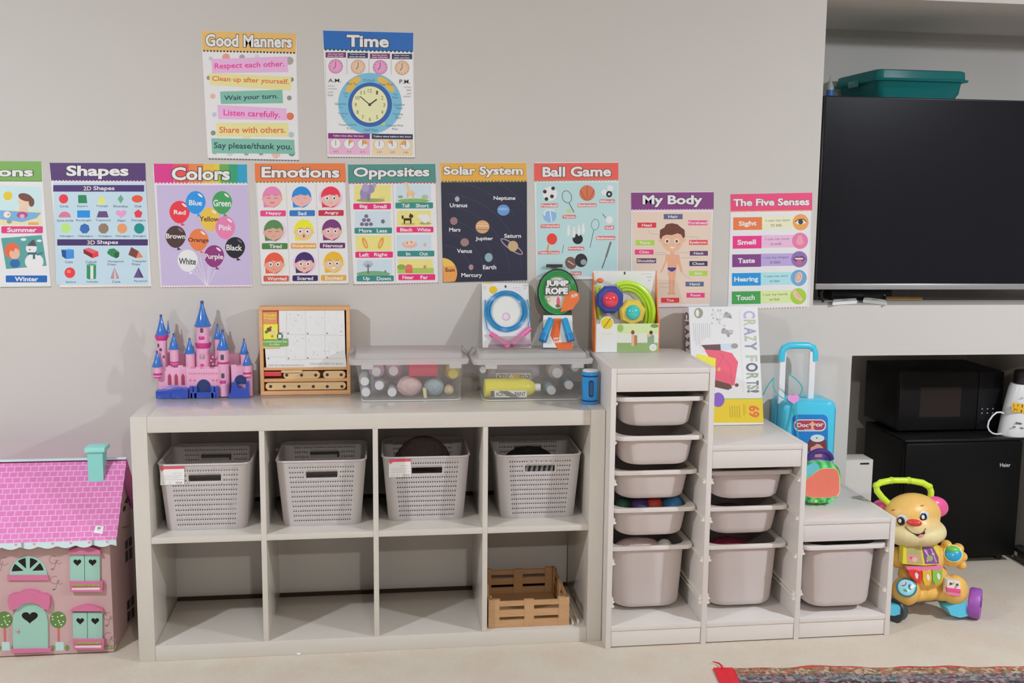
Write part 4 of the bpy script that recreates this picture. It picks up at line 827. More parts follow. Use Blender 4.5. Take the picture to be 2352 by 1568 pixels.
pk.text('NOTE: SEE OTHER SIDE FOR PARTS LIST', 1320, 770, 1700, 788, '8a8784', off=0).text('FOLLOW STEPS TO BUILD', 1765, 752, 2115, 772, '8a8784', off=0)
pk.build('instruction_sheet', T)
lb = Art((0, yf+.002, 0), (0, -1, 0), F, eps=.0002)
lb.poly([(1245, 190), (1425, 190), (1435, 480), (1255, 500)], '9d3f2e').up().poly([(1262, 215), (1412, 212), (1418, 470), (1268, 480)], 'c78a54').poly([(1268, 345), (1420, 342), (1420, 500), (1270, 505)], 'e0d04c').up()
lb.text('Wooden', 1268, 232, 1405, 262, 'e3c34c', off=.02).text('Project', 1275, 268, 1400, 298, 'e3c34c', off=.02)
for x_, y_, r_, c_ in ((1328, 400, 26, '7a3f34'), (1300, 425, 18, '4f6b48'), (1368, 430, 26, 'cbb9a2'), (1345, 375, 12, '9c4a36'), (1362, 470, 14, 'c46a34')): lb.ell(x_, y_, r_, r_*.9, c_)
lb.up().poly([(1252, 510), (1530, 495), (1532, 572), (1445, 580), (1255, 580)], '6d9a5c').poly([(1265, 580), (1445, 580), (1440, 598), (1262, 600)], 'c8b070').up().text('Construction Set', 1262, 515, 1520, 536, 'c9d6a8', off=.02).text('in a Box', 1335, 545, 1440, 566, 'c9d6a8', off=.02).ell(1442, 470, 32, 38, '3f5a52').up().rect(1425, 452, 1460, 492, 'c6d3cf')
lb.build('label_card', T)
def strip_part(name, label, xa, xb, yc, hh, yy, holes, hx=pale):
    a = at(*F(xa, yc), y=yy); b = at(*F(xb, yc), y=yy); h = fr_(hh, yy); d = .012
    pts = [(b.x-h+h*math.cos(t), yy, a.z+h*math.sin(t)) for t in [-PI/2+PI*i/10 for i in range(11)]]+[(a.x+h+h*math.cos(t), yy, a.z+h*math.sin(t)) for t in [PI/2+PI*i/10 for i in range(11)]]
    m = MB().m(hx).prism(pts, (0, d, 0)); o = m.build(name); hm = MB().m(mat('3a2a20', .7))
    for x_ in holes:
        p = at(*F(x_, yc), y=yy); r_ = fr_(17, yy); hm.rod((p.x, yy-.0006, p.z), (p.x, yy+.004, p.z), r_, seg=16)
    hm.build('peg_hole', o); return tag(o, label, 'wooden strip', 'wooden strips in the case')
strip_part('wooden_strip', 'wooden strip with three holes beside the red handle in the case', 1480, 1868, 882, 42, yf+.008, (1515, 1672, 1822))
strip_part('wooden_strip', 'short wooden strip with two holes at the right end of the case', 1900, 2138, 878, 42, yf+.008, (1945, 2092))
strip_part('wooden_strip', 'long wooden strip with six holes along the bottom of the case', 1290, 2142, 1002, 42, yf+.008, (1345, 1490, 1645, 1797, 1945, 2100))
a = at(*F(1268, 870), y=yf+.012); b = at(*F(1460, 870), y=yf+.012); c = at(*F(1682, 845), y=yf+.012)
T2 = thing('toy_screwdriver', 'red handled wooden toy tool lying in the middle tray of the case', 'toy tool', (a.x, yf+.012, a.z))
MB().m(mat('c23f44', .4)).box(a.x, b.x, yf+.004, yf+.02, a.z-.0075, a.z+.0085, .003).build('handle', T2)
MB().m(pale).box(b.x, c.x, yf+.002, yf+.0075, c.z-.002, c.z+.006, .001).build('shaft', T2)

# ------------------------------------------------------------------ clear boxes of paint
G = View(780, 770, 3.675)
plas = clear('f8f8f8', .80, .16, .6, name='clear_tub'); lidm = clear('f6f4f4', .26, .2, .4, name='clear_lid'); grey = mat('8c8a88', .4, name='grey_latch')
def clear_box(label, xa, xb, ya, yb, bx0, bx1, by0, latch):
    r = thing('clear_storage_box', label, 'storage box', ((xa+xb)/2, (ya+yb)/2, .79), 'clear lidded boxes on the shelf')
    zb, zt = .7915, .928
    m = MB().m(plas); by1 = yb-.012; n_ = 6
    def ring(f, ins=0.0):
        X0 = bx0+(xa+.022-bx0)*f+ins; X1 = bx1+(xb-.022-bx1)*f-ins; Y0 = by0+(ya+.018-by0)*f+ins; Y1 = by1+(yb-.016-by1)*f-ins
        return [(x, y, zb+(zt-zb)*f+(ins*1.2 if f == 0 else 0)) for x, y in rrect(X0, X1, Y0, Y1, .024-ins*.5, n_)]
    rings = [ring(0, .006), ring(.04), ring(.5), ring(1)]; vr = [[m.bm.verts.new(p) for p in R_] for R_ in rings]
    for A, B in zip(vr, vr[1:]):
        for i in range(len(A)): m.bm.faces.new((A[i], A[(i+1) % len(A)], B[(i+1) % len(A)], B[i]))
    m.bm.faces.new(vr[0][::-1]); m.build('tub', r)
    m = MB().m(mat('dcdedf', .25, name='tub_edge')); R1 = ring(.02); m.tube(R1, .0014, 6, closed=True); m.build('base_rib', r)
    m = MB().m(lidm)
    def lring(ins, z): return [(x, y, z) for x, y in rrect(xa+ins, xb-ins, ya+ins, yb-ins, .02, n_)]
    rings = [lring(.002, .920), lring(0, .934), lring(.004, .938), lring(.02, .938), lring(.022, .953), lring(.026, .955)]; vr = [[m.bm.verts.new(p) for p in R_] for R_ in rings]
    for A, B in zip(vr, vr[1:]):
        for i in range(len(A)): m.bm.faces.new((A[i], A[(i+1) % len(A)], B[(i+1) % len(A)], B[i]))
    m.bm.faces.new(vr[-1]); m.build('lid', r)
    for s in (-1, 1):
        xx = xa if s < 0 else xb; yc = (ya+yb)/2+.02
        if s > 0 and latch: MB().m(grey).prism([(xx-.008, yc-.03, .905), (xx+.006, yc-.03, .915), (xx+.004, yc-.03, .945), (xx-.008, yc-.03, .95)], (0, .06, 0)).build('latch', r)
        else: MB().m(grey).prism([(xx+s*.001, yc-.03, .932), (xx+s*.004, yc-.03, .94), (xx-s*.012, yc-.03, .962), (xx-s*.018, yc-.03, .957)], (0, .06, 0)).build('latch', r)
    for x_ in (bx0+.02, bx1-.02): MB().m(lidm).box(x_-.02, x_+.02, ya+.004, ya+.022, .905, .921, .003).build('clip', r)
    return r
clear_box('clear lidded plastic box holding a red lid and small paint bottles', .660, 1.056, .155, .395, .70, 1.03, .19, False)
clear_box('clear lidded plastic box holding a yellow paint bottle lying down', 1.066, 1.474, .135, .37, 1.107, 1.44, .17, True)
def gp(x, y, yy): return at(*G(x, y), y=yy)
def gr(r, yy): return abs(gp(600+r, 300, yy).x-gp(600, 300, yy).x)
nb = [0]
def bottle(cx, cy, cr, yy, capc, bodyc, label, br=None, L=.10, txt=None):
    p = gp(cx, cy, yy); r = gr(cr, yy); br = br or r*1.75; b = thing('paint_bottle', label, 'paint bottle', (p.x, yy, p.z), 'paint bottles in the clear boxes')
    Mx = Matrix.Translation((p.x, yy, p.z)) @ Matrix.Rotation(-PI/2, 4, 'X')      # lying with the cap to the front
    MB().m(mat(capc, .4)).lathe([(r*.95, 0), (r, .002), (r, .016)], (0, 0, 0), 18, M=Mx).build('cap', b)
    L = min(L, .37-yy-.02)
    MB().m(mat(bodyc, .35, spec=.4)).lathe([(r*.8, .016), (r*.85, .02), (br, .034), (br, L)], (0, 0, 0), 18, M=Mx).build('bottle_body', b); return b
bottle(310, 308, 38, .225, 'e3e1df', 'b59ab0', 'white capped bottle at the upper left of the left clear box')
bottle(455, 302, 41, .25, 'd8c8cc', 'c3a0b0', 'pinkish white capped bottle, second from left in the upper row of the left box')
bottle(212, 390, 37, .24, 'e3e1df', '9ba7a8', 'white capped bottle beside the left wall of the left clear box', br=.02)
bottle(335, 425, 38, .225, 'e6e4e2', '8e9296', 'white capped bottle in the middle of three low caps of the left box', br=.02)
bottle(222, 482, 37, .222, 'e8e6e3', 'a0a4a4', 'white capped bottle at the bottom left corner of the left clear box', br=.018)
bottle(443, 482, 38, .222, 'e6e4e0', '9a9c9e', 'white capped bottle at the bottom beside the bag in the left clear box', br=.018)
bottle(958, 325, 42, .25, 'dfc45a', 'd8c27a', 'yellow capped bottle at the right end of the left clear box', br=.026)
o = MB().m(mat('c8485c', .45)).box(gp(583, 300, .25).x, gp(832, 300, .25).x, .24, .34, gp(600, 345, .25).z, .917, .006).build('red_tub'); tag(o, 'pinkish red plastic lid block at the top of the left clear box', 'plastic tub')
def lump(name, label, cat, cx, cy, rx, ry, yy, hx, dep=.04, bump=.7):
    p = gp(cx, cy, yy); zz = max(p.z, .7955+gr(ry, yy)); o = MB().m(mat(hx, .5, bump=bump, scale=50, noise=.25)).ell((0, 0, 0), (gr(rx, yy), dep, gr(ry, yy)), 18).build(name, loc=(p.x, yy+dep*.8, zz)); return tag(o, label, cat)
lump('craft_bag', 'pink and white bag of craft bits in the middle of the left box', 'bag', 590, 440, 110, 88, .23, 'c9a8a4')
lump('craft_bag', 'grey teal bag of craft bits right of the pink bag in the left box', 'bag', 800, 450, 88, 80, .23, '8fa0a4')
lump('sponge', 'pale yellow sponge piece at the lower right of the left box', 'sponge', 925, 470, 45, 42, .23, 'cdb795')
a = MB().m(mat('d9c79a', .5)).prism([gp(700, 440, .222), gp(730, 450, .222), gp(738, 530, .222), gp(712, 530, .222)], (0, .006, 0)); tag(a.build('wooden_stick'), 'cream coloured craft stick leaning inside the left clear box', 'craft stick')
# right box
yb_ = .195
p0, p1 = gp(1228, 450, yb_), gp(1660, 450, yb_); rb = gr(82, yb_)
b = thing('paint_bottle', 'large yellow paint bottle lying across the right clear box', 'paint bottle', (p0.x, yb_+.03, p0.z), 'paint bottles in the clear boxes')
zc = .7935+rb; Mx = Matrix.Translation((p0.x, yb_+rb, zc)) @ Matrix.Rotation(PI/2, 4, 'Y'); Lb = p1.x-p0.x
MB().m(mat('dcc63c', .35)).lathe([(rb*.9, 0), (rb, .004), (rb, Lb*.8), (rb*.7, Lb*.95), (rb*.4, Lb)], (0, 0, 0), 24, M=Mx).build('bottle_body', b)
MB().m(mat('dcd9d2', .4)).lathe([(rb*.42, Lb), (rb*.42, Lb+.018)], (0, 0, 0), 16, M=Mx).build('cap', b)
la = Art((0, yb_-.0006, 0), (0, -1, 0), G, eps=.0002); la.rect(1275, 465, 1580, 522, 'd8d6cc').up().rect(1275, 468, 1308, 520, '55524c').poly([(1340, 468), (1420, 468), (1520, 520), (1440, 520)], '6d6a62').text('ACRYLIC', 1318, 478, 1440, 512, '4c4a46', off=.03).text('PAINT', 1478, 476, 1570, 512, '4c4a46', off=.03); la.build('bottle_label', b)
yy = .265; p0, p1 = gp(1250, 320, yy), gp(1690, 320, yy); rb = .036
b = thing('paint_bottle', 'greyish lilac paint bottle lying behind the yellow bottle in the right box', 'paint bottle', (p0.x, yy+rb, p0.z), 'paint bottles in the clear boxes'); Mx = Matrix.Translation((p0.x, yy+rb, .868)) @ Matrix.Rotation(PI/2, 4, 'Y'); Lb = p1.x-p0.x
MB().m(mat('a59aa2', .35)).lathe([(rb*.9, 0), (rb, .004), (rb, Lb*.85), (rb*.6, Lb)], (0, 0, 0), 24, M=Mx).build('bottle_body', b)
la = Art((0, yy-.0006, 0), (0, -1, 0), G, eps=.0002); la.rect(1315, 290, 1630, 378, '8b8786').up().rect(1318, 318, 1615, 376, 'cbc8c2').up().text('ACRYLIC', 1325, 325, 1440, 370, '55524e', off=.03).poly([(1450, 325), (1520, 325), (1560, 372), (1490, 372)], 'c9a860').text('COLOR', 1520, 330, 1612, 368, '55524e', off=.03); la.build('bottle_label', b)
bottle(1838, 318, 44, .225, 'e4e2de', 'b9ada4', 'white capped bottle with a wide beige base in the right box', br=.027)
bottle(1990, 272, 36, .24, 'd9dcdc', '8d9ba0', 'white capped bottle at the upper right corner of the right box', br=.019)
bottle(1938, 420, 38, .23, 'd6dadb', '8796a0', 'white capped bottle in the middle right of the right box', br=.0185)
bottle(1790, 466, 38, .205, 'e0e0de', '8a98a0', 'white capped bottle right of the yellow bottle at the bottom of the right box', br=.018)
bottle(1210, 292, 28, .215, 'e2e0dc', '9b949c', 'white capped bottle at the left end of the right box', br=.016)

# ------------------------------------------------------------------ crayon shaped tin
T = thing('crayon_bank', 'blue crayon shaped tin at the right end of the white shelf', 'tin', (1.456, .106, .79))
cb = mat('2488c8', .3, coat=.4); dkb = mat('1d2f66', .35)
MB().m(cb).lathe([(.0262, 0), (.027, .002), (.027, .108), (.0262, .11)], (1.456, .108, .7905), 28).build('body', T)
for z in (.0125, .0955): MB().m(dkb).lathe([(.0273, z-.0025), (.0276, z), (.0273, z+.0025)], (1.456, .108, .7905), 28).build('band', T)
MB().m(mat('c9c6c4', .4)).lathe([(.0255, .11), (.024, .115), (.012, .117)], (1.456, .108, .7905), 24).build('lid', T)
for r0, hx, dd in ((1.0, dkb, .0010), (.62, mat('25527c', .4), .0016)):
    m = MB().m(hx); R_ = .027+dd; pts = rrect(-.0085*r0, .0085*r0, .055-.029*(r0*.6+.4), .055+.029*(r0*.6+.4), .0084*r0, 8)
    m.poly([(1.4555+R_*math.sin(u/R_), .108-R_*math.cos(u/R_), .7905+v) for u, v in pts]); m.build('oval_badge', T)

# ------------------------------------------------------------------ jump ropes leaning on the wall above the right clear box
Hv = View(1080, 590, 4.9)
def lean(yb, zb, yt, zt): d = Vector((0, yt-yb, zt-zb)).normalized(); return Vector((0, yb, zb)), Vector((0, -d.z, d.y))
p0, n0 = lean(.275, .9555, .405, 1.165)
def hp(x, y, off=0.0): return on_plane(*Hv(x, y), p0+n0*off, n0)
T = thing('jump_rope', 'blue jump rope with pink handles on a white card, leaning on the wall', 'jump rope', hp(400, 1020), 'packaged toys leaning on the wall')
c = Art(p0, n0, Hv, eps=.0003); c.mb.m(mat('d3d1d2', .4, name='card')); c.mb.prism([hp(*q) for q in ((130, 288), (655, 300), (688, 1020), (140, 1018))], -n0*.0015)
c.ell(258, 370, 46, 42, 'e5b52f').rr(140, 290, 258, 303, 4, 'd9c26a').ell(402, 600, 165, 165, 'dcdccc').up().ell(405, 672, 48, 48, 'c3a9ba').up().ell(400, 670, 30, 30, 'd6c6d4').ell(398, 332, 12, 15, '4a4444').text('AGES', 590, 315, 650, 328, '7a7676', off=.0).text('5+', 605, 340, 630, 362, '7a7676', off=0).ring(163, 348, 15, 18, 5, 'c0a2b4', 10).rect(485, 340, 560, 352, 'd8b9c6').rect(520, 372, 575, 380, 'd8b9c6')
c.build('card', T)
m = MB().m(mat('2f86b8', .25, coat=.4, name='rope'))
for k in range(5):
    pts = [hp(408+(232-k*13)*math.cos(t)+random.uniform(-3, 3), 610+(228-k*11)*math.sin(t), .004+.0025*(k % 3)) for t in [2*PI*i/36 for i in range(36)]]; m.tube(pts, .0022, 8, closed=True)
m.tube([hp(640, 480, .006), hp(668, 600, .006), hp(665, 720, .006), hp(650, 800, .008)], .002, 8); m.tube([hp(170, 480, .006), hp(160, 650, .006), hp(190, 800, .006), hp(230, 850, .008)], .002, 8); m.build('rope', T)
pkm = mat('e5689a', .35, name='pink_handle')
for a_, b_ in (((228, 862), (440, 1010)), ((672, 800), (470, 985))): MB().m(pkm).rod(hp(*a_, .012), hp(*b_, .012), .0092, .011, 16).build('handle', T)
MB().m(clear('e6d6dd', .7, .2, name='blister')).prism([hp(250, 930, .001), hp(600, 920, .001), hp(680, 1010, .001), hp(640, 1016, .001), hp(200, 1016, .001)], n0*.026).build('blister_base', T)

p0, n0 = lean(.25, .9555, .402, 1.23)
T = thing('jump_rope', 'green jump rope with blue handles in an oval clear pack, leaning on the wall', 'jump rope', hp(990, 1030), 'packaged toys leaning on the wall')
c = Art(p0, n0, Hv, eps=.0003); dkc = '2f3a34'
c.mb.m(mat(dkc, .4)); ov = [(985+232*math.cos(t), 400+268*math.sin(t)) for t in [math.radians(a) for a in range(128, 413, 8)]]
out = ov+[(1150, 700), (1165, 1000), (1140, 1030), (815, 1028), (805, 900), (825, 660)]
c.mb.prism([hp(*q) for q in out], -n0*.0015)
c.poly([(822, 655), (1148, 655), (1160, 1000), (1140, 1022), (818, 1020)], 'd8d3cd').ell(985, 400, 215, 250, '3f8a50', n=40).up().ell(978, 400, 150, 190, 'cfd8c0', n=40).up()
c.rr(855, 82, 1040, 116, 6, '34332f').poly([(940, 690), (1030, 690), (1010, 830), (1000, 960), (1155, 960), (1155, 1040), (985, 1040), (900, 880)], 'd8622f').up()
c.text('JUMP', 935, 905, 995, 935, 'e9dccf', off=.03).text('ROPE', 945, 940, 1000, 968, 'e9dccf', off=.03)
c.ring(880, 475, 26, 30, 8, 'a8785c', 12).ell(925, 470, 26, 40, 'd9c8b8').ell(1040, 460, 30, 36, 'e0d2c4').ell(990, 500, 20, 52, 'cf5a78').ell(985, 550, 26, 20, '7d5a40')
c.build('card', T)
s_ = Art(p0+n0*.0125, n0, Hv, eps=.0003); s_.mb.m(mat('dd6a38', .45)); s_.mb.prism([hp(*v, .0125) for v in ((1015, 620), (1055, 480), (1085, 400), (1160, 375), (1225, 410), (1228, 480), (1150, 590), (1060, 612))], -n0*.001)
s_.text('JUMP', 848, 262, 1108, 345, 'e3e6d6', off=.06, edge='33322a', eo=.13).text('ROPE', 848, 345, 1100, 420, 'e3e6d6', off=.06, edge='33322a', eo=.13).up().text('FUN', 1140, 425, 1205, 465, 'e9dccf', off=.03, sl=-20); s_.build('sticker', T)
m = MB().m(mat('3d9452', .22, coat=.5, name='green_rope'))
for k in range(4):
    pts = [hp(985+(206-k*17)*math.cos(t), 400+(238-k*17)*math.sin(t), .005+.002*(k % 2)) for t in [2*PI*i/40 for i in range(40)]]; m.tube(pts, .0024, 8, closed=True)
m.build('rope', T)
bh = mat('2a8fc0', .3, name='blue_handle')
for a_, b_, e_ in (((910, 700), (840, 870), (815, 945)), ((1060, 700), (1110, 870), (1135, 945))):
    h_ = MB().m(bh).rod(hp(*a_, .01), hp(*b_, .013), .0115, .013, 14).build('handle', T); MB().m(mat('2377b0', .35)).rod(hp(*b_, .013), hp(*e_, .013), .0145, .0145, 14).build('grip_end', h_)

# ------------------------------------------------------------------ boxed toss toy on the tallest step
yb, yt = .285, .35
p0, n0 = Vector((0, yb, 0)), Vector((0, -1, 0))
T = thing('boxed_flying_toy', 'open orange sided box with a lime coil and two domed discs, on the tallest step', 'boxed toy', (1.62, .32, .937), 'packaged toys leaning on the wall')
orange = mat('dd7434', .5, name='orange_card')
xl, xr = hp(1400, 1060).x, hp(2125, 1060).x; zb = .9375; zt_ = hp(1700, 750).z; ztop = at(1440, 622, y=yt).z
bk_ = Art((0, yt-.002, 0), (0, -1, 0), Hv, eps=.0003); bk_.mb.m(mat('d6d4d3', .45)).box(xl, xr-.004, yt-.002, yt, zb, ztop)
bk_.ell(1738, 182, 10, 18, '3c3836').rect(1920, 186, 2040, 194, 'd9b4b0').text('AGES', 1980, 220, 2045, 232, '8a8684', off=0).text('5+', 2000, 255, 2028, 275, '8a8684', off=0).ell(1430, 172, 8, 10, 'b9c78a')
bk_.build('back_panel', T)
for xx, s in ((xl, 1), (xr-.004, -1)):
    zf = zt_
    MB().m(orange).prism([(xx, yb, zb), (xx, yt, zb), (xx, yt, ztop+.002), (xx, yb+.03, zf+.06), (xx, yb, zf)], (.004, 0, 0)).build('side_panel', T)
fp = Art((0, yb-.001, 0), (0, -1, 0), Hv, eps=.0003); fp.mb.m(mat('d6d3cf', .45)).box(xl+.004, xr-.004, yb-.001, yb+.001, zb, zt_)
fp.poly([(1650, 752), (2118, 750), (2112, 1068), (1650, 1068)], 'c3d29a').up().rect(1652, 860, 2112, 965, 'd9dccb').rect(1652, 965, 2110, 1066, '86a068').up()
for k in range(18): fp.rect(1660+k*25, 865, 1666+k*25, 965, 'c5cab9')
fp.ell(1690, 800, 35, 45, '8fb05c').ell(2075, 775, 45, 22, '6f8f4a').up()
fp.ell(1830, 848, 20, 24, '7a4a38').rr(1815, 870, 1848, 1000, 8, 'd2a58c').rr(1845, 880, 1880, 1000, 8, '9c7a4e').ell(2035, 850, 20, 22, '4a342a').rr(1995, 875, 2070, 980, 14, '7f9a7a').ell(2010, 880, 24, 18, 'd8b090').up().ell(2058, 1018, 42, 40, 'dcdcd2').up().ell(2058, 1018, 24, 22, 'c6c9ba')
fp.ell(1540, 745, 76, 76, 'dcd8d0').up().ell(1540, 745, 66, 66, 'e6b829').up().line([(1500, 800), (1580, 690)], 9, '7d5a2c').rect(1480, 862, 1600, 870, 'd6cf8c').rect(1470, 890, 1605, 896, 'd2d2c4')
fp.build('front_panel', T)
def disc(name, lab, cx, cy, rad, n, hx, dome, hx2, yy, rot):
    p = at(*Hv(cx, cy), y=yy); r = abs(at(*Hv(cx+rad, cy), y=yy).x-p.x); o = thing(name, lab, 'flying disc', (p.x, yy, p.z))
    Mx = Matrix.Translation((p.x, yy, p.z)) @ Matrix.Rotation(PI/2, 4, 'X') @ Matrix.Rotation(rot, 4, 'Z')
    MB().m(mat(hx, .35)).lathe([(r*.9, -.012), (r, -.006), (r, .004), (r*.86, .012), (r*.58, .014)], (0, 0, 0), n, M=Mx).build('ring', o, angle=25)
    rd = r*dome; MB().m(mat(hx2, .15, coat=.6)).lathe([(rd, .013), (rd*.96, .019), (rd*.75, .027), (rd*.4, .032), (0, .0335)], (0, 0, 0), 24, M=Mx).build('dome', o)
disc('flying_disc', 'navy eight sided disc with a red dome in the orange box', 1570, 478, 160, 8, '34408c', .56, 'd23a4c', .306, .39)
disc('flying_disc', 'yellow disc with a teal dome at the lower right of the orange box', 1822, 620, 152, 7, 'e0b64c', .56, '3fb5ac', .306, .2)
m = MB().m(mat('a9d62f', .3, coat=.3, name='lime_tube'))
for k in range(3):
    pts = [at(*Hv(1760+(305-k*40)*math.cos(t), 640+(350-k*34)*math.sin(t)), y=.318+k*.008) for t in [math.radians(a) for a in range(-112+k*4, 26, 8)]]; m.tube(pts, .0082, 10)
tag(m.build('tube_coil'), 'lime green bundle of tubes curving along the right of the orange box', 'tube')
m = MB().m(mat('a9d62f', .3, coat=.3, name='lime_tube')); pts = [at(*Hv(x, y), y=.33) for x, y in ((1450, 320), (1435, 430), (1440, 600), (1460, 700))]; m.tube(pts, .007, 10); tag(m.build('tube'), 'lime green tube on the left side of the orange box, under an orange knob', 'tube')
p = at(*Hv(1462, 265), y=.325); MB_ = MB().m(mat('e2703a', .35)).ell((0, 0, 0), (.0125, .012, .009), 16); tag(MB_.build('knob', loc=p), 'orange knob in the upper left corner of the orange sided box', 'knob')

# ------------------------------------------------------------------ fort kit box leaning behind the middle step
Iv = View(1530, 680, 4.9)
p0, n0 = lean(.238, .6785, .322, 1.10)
def ip(px, py, off=0.0): return on_plane(px, py, p0+n0*off, n0)
TL, TR, BR = ip(1582, 702), ip(1740, 701.4), ip(1753.5, 972); BL = TL+(BR-TR)
lift = Vector((0, 0, .6788-min(BL.z, BR.z)))
TL, TR, BR, BL = TL+lift, TR+lift, BR+lift, BL+lift; p0 = p0+lift
T = thing('fort_kit_box', 'white and yellow building kit box leaning on the wall behind the middle step', 'game box', (BL+BR)/2)
m = MB().m(mat('dcdad4', .3, name='box_card')); bd = -n0*.062
m.prism([TL, TR, BR, BL], bd); m.build('carton', T)
c = Art(p0, n0, Iv, eps=.0003)
c.poly([(316, 1160), (1085, 1150), (1096, 1422), (330, 1424)], 'e3b72c').up().rect(525, 1150, 1085, 1160, '8fae62', -.005).ell(585, 1165, 72, 82, '7a58b0')
c.line([(825, 140), (868, 1080)], 3, 'b5b3ae').ell(365, 190, 50, 58, '8a8a80').up().ell(352, 190, 20, 40, 'd5cfbc').up()
for k in range(9): c.line([(305+k*23, 300+(k % 3)*4), (318+k*22, (500, 560, 540, 590, 500, 480, 470, 465, 470)[k])], 4, 'a19fa6')
random.seed(11)
P_ = [(random.uniform(500, 660), random.uniform(150, 340)) for _ in range(12)]
for i in range(16): a_, b_ = random.choice(P_), random.choice(P_); c.line([a_, b_], 2.5, 'b9c2bd')
for q in P_: c.ell(*q, 8, 8, '8f9a96')
for x_, y_, rx, ry, q, hx in ((690, 215, 44, 30, 10, '9a9a98'), (720, 235, 22, 12, 30, '7d7d7b'), (680, 190, 18, 14, 0, '8a8a88'), (645, 390, 22, 34, 20, '8a8884'), (690, 405, 62, 26, 12, '9a9894'), (730, 395, 28, 20, 0, 'b0aeaa'), (700, 440, 16, 22, -10, '8a8884')): c.ell(x_, y_, rx, ry, hx, rot=q)
c.up().poly([(395, 550), (610, 540), (615, 610), (470, 615), (440, 600)], '5c4448').poly([(612, 540), (740, 530), (745, 600), (615, 608)], 'b9c6d2').ell(770, 560, 40, 30, '8c8c88').poly([(745, 590), (815, 740), (770, 730)], 'd9dcdc')
c.poly([(430, 600), (620, 610), (740, 640), (810, 740), (770, 1000), (700, 1020), (545, 960), (560, 830), (480, 680)], 'd0586c').up().poly([(340, 650), (400, 660), (560, 700), (552, 820), (490, 800), (335, 720)], 'e5cc3c').poly([(540, 940), (720, 990), (745, 1030), (700, 1055), (540, 1020)], '5d4238').ell(590, 822, 22, 22, 'dfa05c').ell(795, 1000, 22, 20, '5d4a40').ell(425, 620, 16, 22, 'd8c4b8').line([(600, 640), (720, 780), (740, 980)], 5, 'b8445a').line([(650, 650), (560, 860)], 5, 'b8445a').up(-1)
for st, y0, y1, hx in (('C', 165, 250, 'a9a0c0'), ('R', 265, 335, 'a8b09c'), ('A', 350, 440, '8f90b2'), ('Z', 440, 510, 'a2b09c'), ('Y', 515, 610, '84869c'), ('F', 665, 735, 'a9b5a2'), ('O', 750, 850, '5a5f70'), ('R', 865, 935, '8d9c88'), ('T', 950, 1000, '6a7078'), ('S', 1000, 1050, '97a490'), ('!', 1055, 1085, '6d7278')): xx = 868+(y0-160)*.05; c.text(st, xx, y0, xx+135, y1, hx, off=.03, rot=1)
c.text('69', 928, 1232, 1052, 1362, 'd9643a', off=.03, rot=1)
for k in range(5): c.line([(718+k*26, 1235), (722+k*27, 1365)], 6, 'a8862a')
c.line([(872, 1215), (878, 1350)], 5, 'a8862a').line([(890, 1230), (895, 1320)], 5, 'a8862a')
c.build('cover_print', T)
sn = (TL-TR).normalized(); s0 = TL+sn*.0003
c = Art(s0, sn, Iv, eps=.0002)
for st, y0, y1 in (('C', 180, 265), ('R', 285, 340), ('A', 360, 440), ('Z', 455, 520), ('Y', 540, 610)): c.text(st, 205+(y0-180)*.02, y0, 250+(y0-180)*.02, y1, '4a3a44', off=.03, rot=1)
c.build('side_print', T)

# ------------------------------------------------------------------ doctor case and melon toy on the lowest step
Kv = View(1740, 900, 5.6)
cyan = mat('45b4d6', .28, coat=.4, name='cyan_plastic')
yf = .265; cx0, cx1, cz0, cz1 = 2.196, 2.402, .4185, .757
T = thing('doctor_case', 'cyan toy doctor trolley case with a handle on the lowest step', 'toy case', (2.3, .33, .4176))
m = MB().m(cyan); pts = rrect(cx0, cx1, cz0, cz1, .03, 6)
for ya, yb in ((yf, yf+.058), (yf+.066, yf+.128)):
    rings = [[(x, y, z) for x, z in rrect(cx0+i, cx1-i, cz0+i, cz1-i, .03, 6)] for i, y in ((.012, ya), (.003, ya+.008), (0, ya+.02), (0, yb-.004), (.004, yb))]
    vr = [[m.bm.verts.new(p) for p in R_] for R_ in rings]
    for A, B in zip(vr, vr[1:]):
        for i in range(len(A)): m.bm.faces.new((A[i], A[(i+1) % len(A)], B[(i+1) % len(A)], B[i]))
    m.bm.faces.new(vr[0]); m.bm.faces.new(vr[-1][::-1])
m.build('shell', T)
MB().m(mat('4a68a8', .4)).prism([(x, yf+.0565, z) for x, z in rrect(cx0+.003, cx1-.003, cz0+.003, cz1-.003, .028, 6)], (0, .011, 0)).build('seam_band', T)
MB().m(mat('5a5f8c', .4)).box(cx1-.004, cx1+.007, yf+.03, yf+.075, .57, .62, .003).build('clasp', T)
hz = .955; hx0, hx1 = 2.205, 2.317
for x in (hx0, hx1): MB().m(mat('cfcfd0', .3)).box(x-.0115, x+.0115, yf+.045, yf+.06, cz1-.02, hz-.025, .003).build('handle_post', T)
m = MB().m(mat('3fb4cf', .3, coat=.3)); hy = yf+.052
m.tube([(hx0-.004, hy, hz-.06), (hx0-.003, hy, hz-.03), (hx0+.004, hy, hz-.012), (hx0+.022, hy, hz-.004), ((hx0+hx1)/2, hy, hz-.003), (hx1-.018, hy, hz-.004), (hx1+.002, hy, hz-.012), (hx1+.009, hy, hz-.03), (hx1+.01, hy, hz-.06)], .0125, 14); m.build('handle_grip', T)
c = Art((0, yf-.0004, 0), (0, -1, 0), Kv, eps=.0003)
